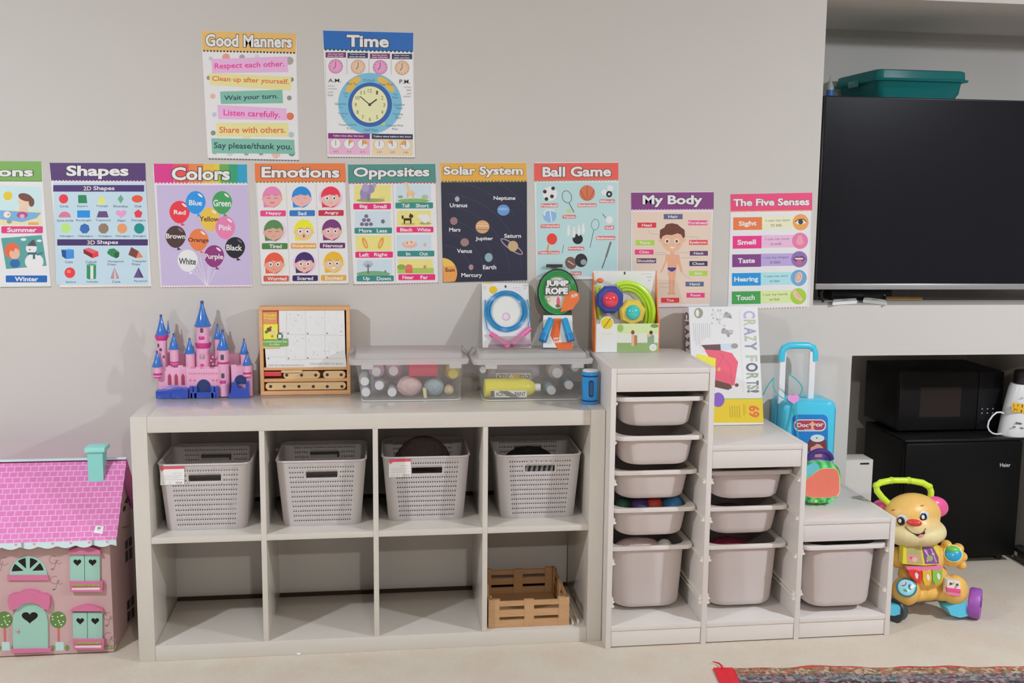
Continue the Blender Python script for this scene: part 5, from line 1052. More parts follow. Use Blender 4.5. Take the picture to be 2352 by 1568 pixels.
c.rr(440, 290, 905, 1300, 70, '1b72b8').up().rr(465, 352, 880, 505, 70, 'c6cdd6').up().rr(480, 365, 868, 490, 62, 'a63a50').up().text('Doc', 510, 398, 655, 452, 'e6dfe0', off=.03).text('or', 752, 404, 850, 446, 'e6dfe0', off=.03).poly([(690, 380), (722, 380), (722, 400), (750, 402), (750, 428), (722, 430), (722, 478), (690, 478), (690, 430), (662, 428), (662, 402), (690, 400)], 'd8a88a').rr(600, 476, 740, 488, 5, 'b9a0a8')
c.ell(765, 700, 125, 130, '5a2c34').ell(765, 745, 85, 78, 'c98f88').up().poly([(640, 720), (680, 640), (780, 610), (885, 620), (890, 740), (850, 720), (780, 650), (720, 700)], '6d3636').ell(770, 595, 90, 48, 'c3d0da').ell(762, 592, 10, 10, '50607a').ell(780, 860, 170, 110, '41276d').ell(780, 830, 90, 70, '5a3a8c').up().rr(735, 800, 830, 840, 10, 'b77f92')
c.build('front_sticker', T)
T = thing('stethoscope', 'teal toy stethoscope with a pink heart, hanging on the doctor case', 'stethoscope', (2.25, yf, .75))
tm = mat('3fa8a8', .35, name='teal_tube')
def ipt(x, y, yy): return at(*Iv(x, y), y=yy)
def curve(ctrl, n=8):
    out = []; P4 = [ctrl[0]]+list(ctrl)+[ctrl[-1]]
    for i in range(1, len(P4)-2):
        p0_, p1_, p2_, p3_ = map(Vector, (P4[i-1], P4[i], P4[i+1], P4[i+2]))
        for k in range(n): t = k/n; out.append(.5*((2*p1_)+(p2_-p0_)*t+(2*p0_-5*p1_+4*p2_-p3_)*t*t+(3*p1_-p0_-3*p2_+p3_)*t**3))
    out.append(Vector(ctrl[-1])); return out
MB().m(tm).tube(curve([ipt(1370, 868, .245), ipt(1470, 940, .25), ipt(1530, 1030, .255), ipt(1500, 1120, .262), ipt(1440, 1150, .262)]), .0022, 8).build('ear_tube', T)
MB().m(tm).tube(curve([ipt(1092, 1110, .30), ipt(1150, 1000, .29), ipt(1215, 920, .27), ipt(1205, 1000, .262), ipt(1240, 1080, .26), ipt(1310, 1145, .258), ipt(1400, 1165, .258)]), .0022, 8).build('ear_tube', T)
MB().m(tm).tube(curve([ipt(1440, 1190, .257), ipt(1425, 1280, .257), ipt(1400, 1380, .257), ipt(1370, 1490, .257), ipt(1355, 1600, .257)]), .0024, 8).build('chest_tube', T)
MB().m(tm).tube(curve([ipt(1465, 1190, .255), ipt(1468, 1300, .255), ipt(1470, 1420, .255), ipt(1482, 1600, .255)]), .0024, 8).build('chest_tube', T)
hpnt = [ipt(x, y, .252) for x, y in ((1435, 1212), (1375, 1170), (1365, 1130), (1395, 1108), (1435, 1118), (1475, 1105), (1500, 1130), (1490, 1175))]
MB().m(mat('e08cc0', .4)).prism(hpnt, (0, .006, 0)).build('heart', T)

T = thing('melon_toy', 'small round green striped melon toy with a coral front panel on the lowest step', 'toy', (2.292, .12, .4176))
mcx, mz0 = at(1888, 1109, y=.09).x, .4182
def melon():
    m_ = bpy.data.materials.new('melon_rind'); m_.use_nodes = True; nt = m_.node_tree; b = nt.nodes['Principled BSDF']; b.inputs['Roughness'].default_value = .25; b.inputs['Coat Weight'].default_value = .3
    tc = nt.nodes.new('ShaderNodeTexCoord'); wv = nt.nodes.new('ShaderNodeTexWave'); wv.inputs['Scale'].default_value = 9; wv.inputs['Distortion'].default_value = 1.2; wv.inputs['Detail'].default_value = 1; wv.bands_direction = 'X'
    r = nt.nodes.new('ShaderNodeMix'); r.data_type = 'RGBA'; r.inputs[6].default_value = rgb('27a04e'); r.inputs[7].default_value = rgb('7ed884'); nt.links.new(tc.outputs['Object'], wv.inputs['Vector']); nt.links.new(wv.outputs['Fac'], r.inputs[0]); nt.links.new(r.outputs[2], b.inputs['Base Color']); return m_
hw, hh = .078, .0775; zc = mz0+hh
def squircle(k, n=40):
    out = []
    for i in range(n):
        t = 2*PI*i/n; cx_, sx_ = math.cos(t), math.sin(t); e = 2/2.7; out.append((math.copysign(abs(cx_)**e, cx_)*hw*k, math.copysign(abs(sx_)**e, sx_)*hh*k))
    return out
m = MB().m(melon()); rings = [(.62, 0), (.86, .006), (.97, .022), (1, .042), (.95, .07), (.75, .09), (.4, .1)]
vr = [[m.bm.verts.new((mcx+x, .082+d, zc+z if zc+z > mz0 else mz0)) for x, z in squircle(k)] for k, d in rings]
for A, B in zip(vr, vr[1:]):
    for i in range(len(A)): m.bm.faces.new((A[i], A[(i+1) % len(A)], B[(i+1) % len(A)], B[i]))
m.bm.faces.new(vr[0]); m.bm.faces.new(vr[-1][::-1]); m.build('rind', T)
c = Art((0, .0815, 0), (0, -1, 0), Kv, eps=.0004)
c.mb.m(mat('e6d3a0', .4)); 
def pan(k, hx, d): c.mb.m(mat(hx, .35)); c.mb.prism([on_plane(*Kv(840+(x-840)*k, 1170+(y-1170)*k), Vector((0, .0815-d, 0)), Vector((0, -1, 0))) for x, y in ((1030, 1010), (1052, 1100), (1055, 1280), (1020, 1335), (920, 1355), (700, 1355), (630, 1330), (618, 1250), (618, 1130), (700, 1075), (800, 1000), (860, 985), (990, 985))], (0, .004, 0))
pan(1.03, 'e6d3a0', .003); pan(1.0, 'dd6f5c', .0045); c.build('front_panel', T)
MB().m(mat('5fb0b8', .3)).prism([at(*Kv(x, y), y=.082) for x, y in ((620, 1110), (800, 990), (790, 940), (720, 905), (640, 950), (605, 1010))], (0, .008, 0)).build('teal_patch', T)
for i, hx in enumerate(('4f8a48', 'a3c95a', '3a9a4e', '5fc07a')):
    a_ = at(*Kv(665+i*85, 1405), y=.08); MB().m(mat(hx, .4)).box(a_.x-.006, a_.x+.006, .0775, .085, a_.z-.005, a_.z+.005, .002).build('button', T)
MB().m(mat('41276d', .3)).tube([(mcx+.045*math.cos(t), .12, mz0+.15+.04*math.sin(t)) for t in [math.radians(a) for a in range(10, 171, 16)]], .009, 10).build('carry_handle', T)
# ------------------------------------------------------------------ upper recess: television, teal box
blk_ = mat('17181b', .35, name='black_plastic')
T = thing('television', 'large black flat television standing in the upper wall recess', 'television', (3.0, .53, 1.087))
tx0, tx1, ty = 2.392, 3.63, .50
MB().m(mat('141518', .3, name='tv_back')).box(tx0, tx1, ty+.004, ty+.045, 1.139, 1.857, .004).build('housing', T)
MB().m(mat('222226', .3, spec=.08, name='tv_screen', k=1.0)).box(tx0+.007, tx1-.007, ty+.001, ty+.006, 1.163, 1.851).build('screen', T)
MB().m(mat('8f8d8d', .35, metal=.3, name='tv_bezel')).box(tx0, tx1, ty-.004, ty+.01, 1.1385, 1.161, .002).build('bottom_bezel', T)
for s, x in ((1, 2.425), (-1, 3.55)):
    MB().m(blk_).tube([(x, .5, 1.0905), (x-.004*s, .515, 1.125), (x+.012*s, .525, 1.15)], .005, 8).tube([(x+.03*s, .60, 1.0905), (x+.02*s, .56, 1.125), (x+.012*s, .525, 1.15)], .005, 8).build('foot', T)
tag(MB().m(mat('b8b5b0', .6)).box(2.40, 3.65, .66, 1.198, 1.845, 1.865).build('wall_shelf'), 'white shelf behind the black television carrying the teal box', 'shelf')
teal = clear('3ab4b4', .30, .2, .5, name='teal_plastic')
T = thing('teal_storage_box', 'translucent teal lidded box above the black television', 'storage box', (2.9, .95, 1.865))
def ttub(name, rings, m_):
    m = MB().m(m_); vr = [[m.bm.verts.new(p) for p in R_] for R_ in rings]
    for A, B in zip(vr, vr[1:]):
        for i in range(len(A)): m.bm.faces.new((A[i], A[(i+1) % len(A)], B[(i+1) % len(A)], B[i]))
    m.bm.faces.new(vr[0][::-1]); m.bm.faces.new(vr[-1]); return m.build(name, T)
tr = lambda i, z, r=.03: [(x, y, z) for x, y in rrect(2.705+i, 3.095-i, .75+i, 1.16-i, r, 5)]
ttub('tub', [tr(.03, 1.867), tr(.024, 1.89), tr(.018, 1.90), tr(.012, 1.944)], teal)
ttub('lid', [tr(-.006, 1.945), tr(-.008, 1.952), tr(.002, 1.955), tr(.004, 1.984), tr(.012, 1.988)], teal)
MB().m(mat('1c8588', .3)).box(2.692, 2.70, .9, .99, 1.93, 1.957, .002).build('clasp', T)
tag(MB().m(mat('3f9a9c', .6)).box(2.76, 2.92, .80, 1.1, 1.869, 1.925, .004).build('paper_stack'), 'dark block of papers inside the teal lidded box', 'papers')
T = thing('glue_bottle', 'small clear nozzle bottle with a blue label left of the teal box', 'bottle', (2.487, .70, 1.865)); bx_, by_ = at(1906, 222, y=.70).x, .70
MB().m(mat('2a5f9c', .4)).lathe([(.014, 0), (.0145, .002), (.0145, .03)], (bx_, by_, 1.8655), 16).build('label_band', T)
MB().m(clear('d9dcdc', .4, .2)).lathe([(.0135, .03), (.0135, .042), (.006, .06), (.003, .085), (.002, .088)], (bx_, by_, 1.8655), 16).build('nozzle', T)
for nm, lab, p, hx in (('remote_control', 'white remote lying left of another remote on the ledge below the television', ((1912, 701), (1968, 697), (1966, 691), (1915, 694)), 'd9d7d2'), ('remote_control', 'longer white remote lying on the ledge under the television, on the right', ((1982, 695), (2037, 701), (2034, 695), (1985, 688)), 'd2d1cc')):
    T = thing(nm, lab, 'remote control', at(*p[0], z=1.089), 'remotes on the ledge')
    q = [at(*v, z=1.0885) for v in p]; MB().m(mat(hx, .4)).prism(q, (0, 0, .011)).build('body', T)
    c_ = sum(q, Vector())/4; MB().m(mat('6a6a6a', .5)).box(c_.x-.012, c_.x+.012, c_.y-.008, c_.y+.004, 1.0995, 1.101).build('button_pad', T)
T = thing('media_box', 'small black media box under the television', 'media box', (2.62, .66, 1.087))
MB().m(mat('1b1b1e', .3)).box(2.50, 2.75, .60, .74, 1.0885, 1.126, .003).build('case', T); MB().m(mat('8a8a88', .4)).box(2.715, 2.722, .5985, .6, 1.104, 1.11).build('indicator', T)
tag(MB().m(wood('8a6a3c', name='tan_box')).box(2.72, 2.87, .585, .598, 1.0885, 1.103, .002).build('wooden_block'), 'small tan wooden block in the shade under the television', 'block')

# ------------------------------------------------------------------ lower recess: refrigerator, microwave, warmer
T = thing('mini_fridge', 'small black refrigerator in the lower wall recess', 'refrigerator', (3.09, .78, 0))
fx0, fx1, fy = 2.842, 3.347, .59
fm = mat('0b0b0b', .42, spec=.15, name='fridge_black', k=.6); MB().m(mat('1c1c1b', .5, spec=.2, name='fridge_side', k=.6)).box(fx0, fx1, fy+.04, .97, .028, .523, .004).build('cabinet', T)
MB().m(fm).box(fx0, fx1, fy, fy+.033, .03, .512, .008).build('door', T)
MB().m(mat('121212', .4, spec=.3, k=.6)).box(fx0, fx1, fy+.01, .96, .513, .5235, .003).build('top_cover', T)
for x in (fx0+.04, fx1-.04):
    for y in (fy+.06, .92): MB().m(mat('2c2c2c', .6)).lathe([(.015, 0), (.015, .028)], (x, y, 0), 12).build('foot', T)
c = Art((0, fy-.0003, 0), (0, -1, 0), View(0, 0, 1)); c.text('Haier', 2297, 1063, 2321, 1072, 'b9b9b9', off=.01); c.build('badge', T)
T = thing('microwave', 'black microwave oven standing on the small refrigerator', 'microwave', (3.06, .85, .5235))
mx0, mx1, my = 2.868, 3.325, .725
mk = mat('121213', .4, spec=.2, name='microwave_black', k=.6)
MB().m(mk).box(mx0, mx1, my+.02, 1.05, .532, .778, .004).build('cabinet', T)
for x in (mx0+.03, mx1-.03):
    for y in (my+.05, 1.0): MB().m(blk_).lathe([(.012, 0), (.012, .009)], (x, y, .5237), 10).build('foot', T)
d_ = MB().m(mat('101011', .35, spec=.2, k=.6)).box(mx0, mx0+.345, my, my+.019, .534, .776, .003).build('door', T)
MB().m(mat('241c1b', .2, spec=.2, k=.8)).box(mx0+.09, mx0+.27, my-.001, my+.002, .59, .715).build('window', d_)
p_ = MB().m(mat('111114', .35, spec=.2, k=.6)).box(mx0+.347, mx1, my, my+.019, .534, .776, .003).build('control_panel', T)
for i in range(3):
    for j in range(2): MB().m(mat('8a8a8c', .5)).box(mx0+.365+i*.024, mx0+.371+i*.024, my-.001, my+.001, .60+j*.018, .605+j*.018).build('key', p_)
T = thing('bottle_warmer', 'white appliance with an orange display on the refrigerator at the right edge', 'appliance', (3.345, .655, .5235))
wx, wy, wz = 3.345, .655, .524
wm = mat('cfd0d2', .25, name='white_gloss', coat=.3)
m = MB().m(wm); rings = []
for z, rx, ry, ox in ((0, .066, .052, 0), (.006, .07, .055, 0), (.06, .066, .054, .004), (.15, .055, .05, .01), (.20, .048, .047, .014), (.215, .044, .044, .016)): rings.append([m.bm.verts.new((wx+ox+rx*math.cos(2*PI*i/28), wy+ry*math.sin(2*PI*i/28), wz+z)) for i in range(28)])
for A, B in zip(rings, rings[1:]):
    for i in range(28): m.bm.faces.new((A[i], A[(i+1) % 28], B[(i+1) % 28], B[i]))
m.bm.faces.new(rings[0][::-1]); m.bm.faces.new(rings[-1]); m.build('housing', T)
MB().m(mat('1c1b1c', .4)).lathe([(.036, 0), (.036, .05), (.03, .055)], (wx+.02, wy, wz+.2155), 20).build('dark_lid', T)
c = Art((0, wy-.0545, 0), (0, -1, 0), View(2200, 820, 6.533), eps=.0006)
c.mb.m(mat('e0a52c', .4)); c.poly([(815, 680), (1090, 720), (1090, 860), (808, 815)], 'e0a52c').up().line([(840, 700), (835, 740), (850, 745)], 12, '8a5a1a').line([(830, 770), (870, 780), (825, 810)], 12, '8a5a1a').line([(905, 700), (900, 745)], 12, '7a5018').line([(970, 710), (965, 755)], 16, '4a3210').line([(955, 790), (950, 830)], 18, '4a3210').line([(890, 770), (885, 810)], 12, '8a5a1a')
c.line([(868, 985), (958, 1000)], 26, '55605c').line([(820, 1040), (868, 1048)], 24, '6a706c').line([(932, 1062), (985, 1070)], 24, '6a706c').line([(945, 605), (990, 612)], 14, '9a9ea4'); c.build('display', T)
V2 = View(2200, 820, 6.533); MB().m(wm).tube([at(*V2(x, y), y=.64) for x, y in ((690, 842), (640, 825), (580, 830), (520, 880), (465, 960), (448, 1040), (470, 1100), (520, 1142), (580, 1155), (650, 1150))], .0036, 8).build('side_handle', T)
T = thing('white_bin_box', 'tall plain white box left of the small refrigerator', 'box', (2.6, .57, 0))
MB().m(mat('c2bfba', .5, name='white_box')).box(2.528, 2.672, .52, .615, .002, .468, .002).build('body', T)
MB().m(mat('1a1816', .6)).box(2.618, 2.655, .5195, .53, .449, .456).build('slot', T)
T = thing('black_receiver', 'black electronic box on the carpet right of the refrigerator', 'electronics', (3.39, .55, 0))
MB().m(mat('1d1c1c', .4)).box(3.363, 3.414, .44, .655, .004, .054, .002).build('case', T)
MB().m(mat('b8b8b4', .5)).box(3.3622, 3.364, .60, .645, .024, .04).build('label_plate', T); MB().m(mat('a8a8a6', .4, metal=.4)).rod((3.3615, .63, .014), (3.364, .63, .014), .006).build('socket', T)
for y in (.45, .64): MB().m(blk_).box(3.37, 3.40, y-.004, y+.004, .0005, .0045).build('foot', T)
# ------------------------------------------------------------------ doll house on the floor at the left
Jv = View(0, 1000, 3.015)
YH = .085; HX0, HX1, HY1, EZ = -.615, -.095, .385, .392; RY, RZ = .235, .60
rose = mat('b29493', .6, noise=.02, name='pink_board'); mint = mat('8db5a6', .5, name='mint_paint'); hot = mat('bc6689', .45, name='pink_paint'); hole = mat('15100e', .8, k=1.0)
T = thing('doll_house', 'pink doll house with a tiled pink roof on the floor at the left edge', 'doll house', (-.35, .24, 0))
m = MB().m(rose); th = .006
m.box(HX0, HX1, YH, YH+th, .004, EZ); m.build('front_wall', T)
for x in (HX1-th, HX0):
    MB().m(rose).prism([(x, YH+th, .004), (x, HY1, .004), (x, HY1, EZ), (x, RY, RZ-.012), (x, YH+th, EZ)], (th, 0, 0)).build('side_wall', T)
MB().m(rose).box(HX0+th, HX1-th, YH+th, HY1, .004, .01).build('base', T)
for x, y in ((HX1-.02, YH+.02), (HX1-.02, HY1-.02), (HX0+.02, YH+.02), (HX0+.02, HY1-.02)): MB().m(rose).box(x-.012, x+.012, y-.012, y+.012, 0, .0045).build('foot', T)
def tiles():
    m_ = bpy.data.materials.new('roof_tiles'); m_.use_nodes = True; nt = m_.node_tree; b = nt.nodes['Principled BSDF']; b.inputs['Roughness'].default_value = .5
    tc = nt.nodes.new('ShaderNodeTexCoord'); br = nt.nodes.new('ShaderNodeTexBrick'); br.offset = .5
    br.inputs['Color1'].default_value = rgb('c76ba3'); br.inputs['Color2'].default_value = rgb('bd629a'); br.inputs['Mortar'].default_value = rgb('d9a8c8')
    br.inputs['Scale'].default_value = 1.0; br.inputs['Brick Width'].default_value = .0245; br.inputs['Row Height'].default_value = .0193; br.inputs['Mortar Size'].default_value = .0011; br.inputs['Mortar Smooth'].default_value = .1
    nt.links.new(tc.outputs['Object'], br.inputs['Vector']); nt.links.new(br.outputs['Color'], b.inputs['Base Color']); return m_
sl = math.hypot(RY-.05, RZ-.378); ang = math.atan2(RZ-.378, RY-.05); XR_ = -.066
ro = MB().m(tiles()).box(-.56, 0, 0.006, sl-.006, 0, .006).build('roof_panel', T)
Mr = Matrix.Translation((XR_, .05, .378)) @ Matrix.Rotation(ang, 4, 'X'); ro.matrix_basis = Mr
rb = MB().m(mat('cf74ac', .5)).box(XR_-.56, XR_, 0, .006, 0, .006)
MB().m(mat('cf74ac', .5)).prism([(XR_-.56, RY, RZ), (XR_, RY, RZ), (XR_, .42-.005, .382), (XR_-.56, .42-.005, .382)], (0, 0, .006)).build('rear_roof_panel', T)
lb_ = mat('bcd3e0', .5, name='pale_blue_trim')
MB().m(lb_).box(XR_-.56, XR_, RY-.010, RY+.004, RZ+.0035, RZ+.0095, .001).build('ridge_strip', T)
m = MB().m(lb_)                                               # scalloped eave board
n_ = 16; wsc = .56/n_
top_ = [(XR_-.56+i*.56/64, .0495, .388) for i in range(65)]
low = [(XR_-.56+i*.56/64, .0495, .374-.0085*abs(math.sin(PI*i*.56/64/.0545))) for i in range(65)]
for i in range(64): m.prism([top_[i], top_[i+1], low[i+1], low[i]], (0, .003, 0))
bmesh.ops.remove_doubles(m.bm, verts=m.bm.verts, dist=1e-5); ev = m.build('eave_board', T)
hm = MB().m(mat('d87fb2', .5))
for i in range(10):
    x = XR_-.027-i*.0545; hm.prism([(x+.0045*math.sin(t)**3, .0488, .3815+.0042*(13*math.cos(t)-5*math.cos(2*t)-2*math.cos(3*t)-math.cos(4*t))/15) for t in [2*PI*k/18 for k in range(18)]], (0, .0006, 0))
hm.build('heart_print', ev)
nr = Mr.to_3x3() @ Vector((0, 0, 1)); pr0 = Mr @ Vector((0, 0, .0064))
c = Art(pr0, nr, Jv, eps=.0003); c.poly([(662, 625), (718, 628), (710, 680), (650, 672)], 'd9cfd8').up().rect(675, 635, 698, 645, '6a5a62').rect(672, 650, 690, 655, '9a8a92'); o = c.build('roof_sticker', T); o['label'] = 'small white sticker on the roof'
cz = at(*Jv(670, 232), y=.19)
x0_, x1_ = at(*Jv(612, 180), y=.19).x, at(*Jv(735, 180), y=.19).x; zt_ = at(*Jv(670, 112), y=.185).z; ztt = at(*Jv(670, 85), y=.185).z
ch = mat('7fc4bc', .5, name='mint_chimney')
MB().m(ch).prism([(x0_, .18, .52), (x0_, .235, .56), (x0_, .235, zt_), (x0_, .18, zt_)], (x1_-x0_-.008, 0, 0)).build('chimney', T)
MB().m(mat('8bcfc6', .5)).box(x0_-.007, x1_+.001, .172, .243, zt_, ztt+.002, .002).build('chimney_cap', T)
def jp(x, y, yy=YH): return at(*Jv(x, y), y=yy)
def jpoly(name, pts, m_, d, par=T, yy=YH): return MB().m(m_).prism([jp(x, y, yy-d) for x, y in pts], (0, d-.0002, 0)).build(name, par)
def hearts(par, cx, cy, w_, h, d):
    pts = [(cx+w_*math.sin(t)**3, cy-h*(13*math.cos(t)-5*math.cos(2*t)-2*math.cos(3*t)-math.cos(4*t))/15) for t in [2*PI*k/30 for k in range(30)]]
    MB().m(hole).prism([jp(x, y, YH-d-.0005) for x, y in pts], (0, .0008, 0)).build('heart_hole', par)
for (sx0, sx1, sy0, sy1, ax0, ax1, ay0, ay1, px0, px1, py0, py1) in ((480, 690, 815, 1015, 470, 698, 768, 832, 480, 712, 1012, 1082), (500, 708, 1225, 1415, 485, 716, 1178, 1226, 503, 722, 1412, 1482)):
    mid = (sx0+sx1)/2
    for a, b in ((sx0+4, mid-2), (mid+2, sx1)):
        s_ = jpoly('shutter', [(a, sy0), (b, sy0), (b+2, sy1), (a+2, sy1)], mint, .008); hearts(s_, (a+b)/2+2, sy0+62 if sy0 < 1000 else sy0+58, 27, 24, .008)
    jpoly('awning', [(ax0, ay1), (ax0+4, ay0+30), (ax0+45, ay0+14), (ax0+85, ay0+2), ((ax0+ax1)/2, ay0-6), (ax1-85, ay0+2), (ax1-40, ay0+14), (ax1-6, ay0+28), (ax1, ay1), (ax1-14, ay1-8), (ax0+14, ay1-10)], hot, .016)
    pl = jpoly('planter', [(px0, py0), (px1, py0), (px1-4, py1), (px0+8, py1)], hot, .016)
    MB().m(mat('d8bfc6', .5)).prism([jp(x, y, YH-.0165) for x, y in ((px0+16, py0+44), (px1-20, py0+40), (px1-22, py1-14), (px0+18, py1-14))], (0, .0006, 0)).build('planter_panel', pl)
    fm_ = MB().m(mat('8a8a4c', .6, noise=.3, scale=200))
    for i in range(16): p = jp(px0+26+i*(px1-px0-50)/15, py0+22, YH-.012); fm_.ell((p.x, p.y-.004, p.z), .0042, 8)
    fm_.build('flower_row', pl)
fan = [(65, 968)]+[(195+130*math.cos(math.radians(t)), 965+128*math.sin(math.radians(t))) for t in range(180, 361, 10)]+[(325, 968)]
fl_ = jpoly('fan_window', fan, mint, .004)
for a0, a1 in ((188, 222), (232, 262), (278, 308), (318, 352)):
    pts = [(193+34*math.cos(math.radians((a0+a1)/2)), 948+30*math.sin(math.radians((a0+a1)/2)))]+[(192+112*math.cos(math.radians(t)), 955+108*math.sin(math.radians(t))) for t in range(a0, a1+1, 6)]
    if a0 in (188, 318): pts = [(p[0], min(p[1], 946)) for p in pts]
    MB().m(hole).prism([jp(x, y, YH-.0048) for x, y in pts], (0, .001, 0)).build('pane', fl_)
jpoly('window_sill', [(50, 968), (335, 968), (335, 1002), (50, 1002)], hot, .008)
dr = jpoly('front_door', [(92, 1482), (88, 1290)]+[(208+118*math.cos(math.radians(t)), 1280+125*math.sin(math.radians(t))) for t in range(184, 358, 8)]+[(330, 1290), (332, 1476)], mint, .008); hearts(dr, 206, 1256, 56, 42, .008)
p = jp(122, 1350, YH-.012); MB().m(mat('c98aa0', .4)).ell((p.x, p.y, p.z), .005, 12).build('door_knob', dr)
jpoly('door_canopy', [(66, 1208), (52, 1150), (58, 1112), (90, 1098), (125, 1096), (150, 1080), (205, 1072), (255, 1082), (280, 1098), (318, 1100), (344, 1118), (346, 1160), (336, 1206), (318, 1206)]+[(208+122*math.cos(math.radians(t)), 1285+128*math.sin(math.radians(t))) for t in range(322, 217, -10)]+[(88, 1206)], hot, .018)
jpoly('door_step', [(78, 1480), (352, 1476), (352, 1500), (78, 1506)], hot, .014)
gr_ = '54783c'
for cx in (30, 402):
    c = Art((0, YH-.0003, 0), (0, -1, 0), Jv, eps=.0003)
    c.line([(cx+3, 1330), (cx+5, 1430)], 16, 'b5635a').up().poly([(cx-18, 1428), (cx+38, 1428), (cx+40, 1488), (cx-16, 1488)], 'a8c7c2').up(-1).ell(cx, 1275, 57, 58, gr_, n=24).up()
    random.seed(5)
    for k in range(12): c.ell(cx+random.uniform(-40, 40), 1275+random.uniform(-40, 40), 5, 5, 'dfd6b8')
    c.up(-1)
    for q in (-36, 62): c.ell(cx+q, 1470, 16, 20, '6d8a54')
    c.build('painted_tree', T)
vine = '8a6a6c'
for ox, oy, s_ in ((385, 870, 1), (395, 1010, 1), (760, 1260, 1), (765, 1400, 1), (15, 880, -1)):
    c = Art((0, YH-.0003, 0), (0, -1, 0), Jv, eps=.0003)
    c.ring(ox-15*s_, oy-10, 32, 28, 4, vine, 14, 20, 300).line([(ox+5, oy-12), (ox-6, oy+40), (ox-14, oy+58)], 4, vine).ring(ox+22*s_, oy+5, 18, 15, 4, vine, 10, 0, 280).ell(ox-22, oy+55, 11, 6, '6f6a5c')
    if oy == 1400:
        for k in range(9): c.line([(725+k*9, 1480), (722+k*9+(k % 3-1)*8, 1450)], 6, '7a8a5a')
    c.build('painted_vine', T)
c = Art((HX1+.0003, 0, 0), (1, 0, 0), Jv, eps=.0004)
c.c('15100e'); 
for pts in ([(852, 530), (853, 495), (872, 480), (870, 515)], [(862, 465), (880, 425), (885, 420), (884, 470)], [(890, 418), (902, 420), (905, 440), (892, 470)], [(896, 485), (908, 450), (908, 480)], [(866, 735), (885, 715), (886, 775), (868, 790)], [(892, 712), (912, 695), (914, 755), (893, 772)], [(868, 805), (886, 788), (888, 862), (870, 882)], [(894, 785), (915, 768), (917, 845), (895, 860)], [(880, 1150), (900, 1128), (902, 1190), (882, 1210)], [(908, 1122), (928, 1100), (930, 1165), (909, 1184)], [(882, 1225), (902, 1206), (904, 1270), (884, 1300)], [(910, 1200), (930, 1182), (932, 1250), (911, 1262)]): c.poly(pts, '15100e')
c.poly([(845, 635), (895, 622), (895, 630), (845, 643)], '7d4a48').build('side_window_print', T)

# ------------------------------------------------------------------ puppy walker toy
Lv = View(1980, 1060, 3.919); YW = .07
def lp(x, y, yy=YW): return at(*Lv(x, y), y=yy)
UL = abs(lp(1000, 600).x-lp(0, 600).x)/1000
T = thing('baby_walker', 'orange tan puppy shaped push walker with a lime handle, right of the stepped frame', 'baby walker', lp(560, 1420, .1))
def hit(ells, x, y):
    d = ray(*Lv(x, y)); best = None
    for (c_, r_) in ells:
        o_ = CAM-c_; a_ = sum((d[i]/r_[i])**2 for i in range(3)); b_ = 2*sum(o_[i]*d[i]/r_[i]**2 for i in range(3)); cc = sum((o_[i]/r_[i])**2 for i in range(3))-1; D = b_*b_-4*a_*cc
        if D >= 0:
            t = (-b_-math.sqrt(D))/(2*a_)
            if best is None or t < best[0]:
                p_ = CAM+d*t; n_ = Vector([(p_[i]-c_[i])/r_[i]**2 for i in range(3)]).normalized(); best = (t, p_, n_)
    return best[1], best[2]
def E_(x, y, rx, ry, rz, yy): c_ = lp(x, y, yy); return (c_, (rx*UL, rz, ry*UL))
def fused(name, ells, m_, vox=.0035, it=8, extra=None):
    m = MB().m(m_)
    for c_, r_ in ells: m.ell(c_, r_, 24)
    if extra: extra(m)
    return m.build(name, T, angle=180, mods=(('REMESH', dict(mode='VOXEL', voxel_size=vox, use_smooth_shade=True)), ('SMOOTH', dict(iterations=it, factor=.5))))
def ramp_mat(z0, z1, h0, h1):
    m_ = bpy.data.materials.new('puppy_face'); m_.use_nodes = True; nt = m_.node_tree; b = nt.nodes['Principled BSDF']; b.inputs['Roughness'].default_value = .38
    tc = nt.nodes.new('ShaderNodeTexCoord'); sp = nt.nodes.new('ShaderNodeSeparateXYZ'); mr = nt.nodes.new('ShaderNodeMapRange'); mr.inputs[1].default_value = z0; mr.inputs[2].default_value = z1
    r = nt.nodes.new('ShaderNodeMix'); r.data_type = 'RGBA'; r.inputs[6].default_value = rgb(h0); r.inputs[7].default_value = rgb(h1)
    nt.links.new(tc.outputs['Object'], sp.inputs[0]); nt.links.new(sp.outputs[2], mr.inputs[0]); nt.links.new(mr.outputs[0], r.inputs[0]); nt.links.new(r.outputs[2], b.inputs['Base Color']); return m_
tanp = mat('d9a552', .38, name='tan_plastic')
head = [E_(455, 470, 240, 178, .075, .075), E_(520, 625, 208, 118, .085, .06), E_(400, 630, 190, 118, .08, .065), E_(640, 620, 98, 95, .06, .065), E_(480, 560, 205, 150, .085, .066)]
fused('head', head, ramp_mat(lp(0, 640, .0).z, lp(0, 520, .0).z, 'dcc291', 'd5a75c'))
for (x, y, rx, ry, q) in ((665, 405, 112, 88, .35), (172, 408, 88, 64, -.35)):
    c_ = lp(x, y, .085 if x > 400 else .14); MB().m(mat('dd4f86', .3, coat=.3)).ell(c_, (rx*UL, .03, ry*UL), 22, M=Matrix.Rotation(q, 3, 'Y')).build('ear', T)
hp_ = [(235, 372, .10), (180, 320, .10), (135, 262, .10), (128, 215, .10), (165, 188, .10), (265, 168, .10), (420, 168, .10), (545, 190, .10), (605, 225, .10), (622, 270, .10), (615, 345, .10)]
gpath = [lp(*q) for q in hp_]
MB().m(mat('b5d233', .35, coat=.2)).tube(gpath, [.0108, .0112, .0116, .0116, .0118, .0108, .0108, .0118, .0116, .0112, .0108], 14).build('handle', T)
for i in (3, 5, 6, 8): MB().m(mat('a8c62c', .35)).ell(gpath[i], .0128, 14).build('grip_ring', T)
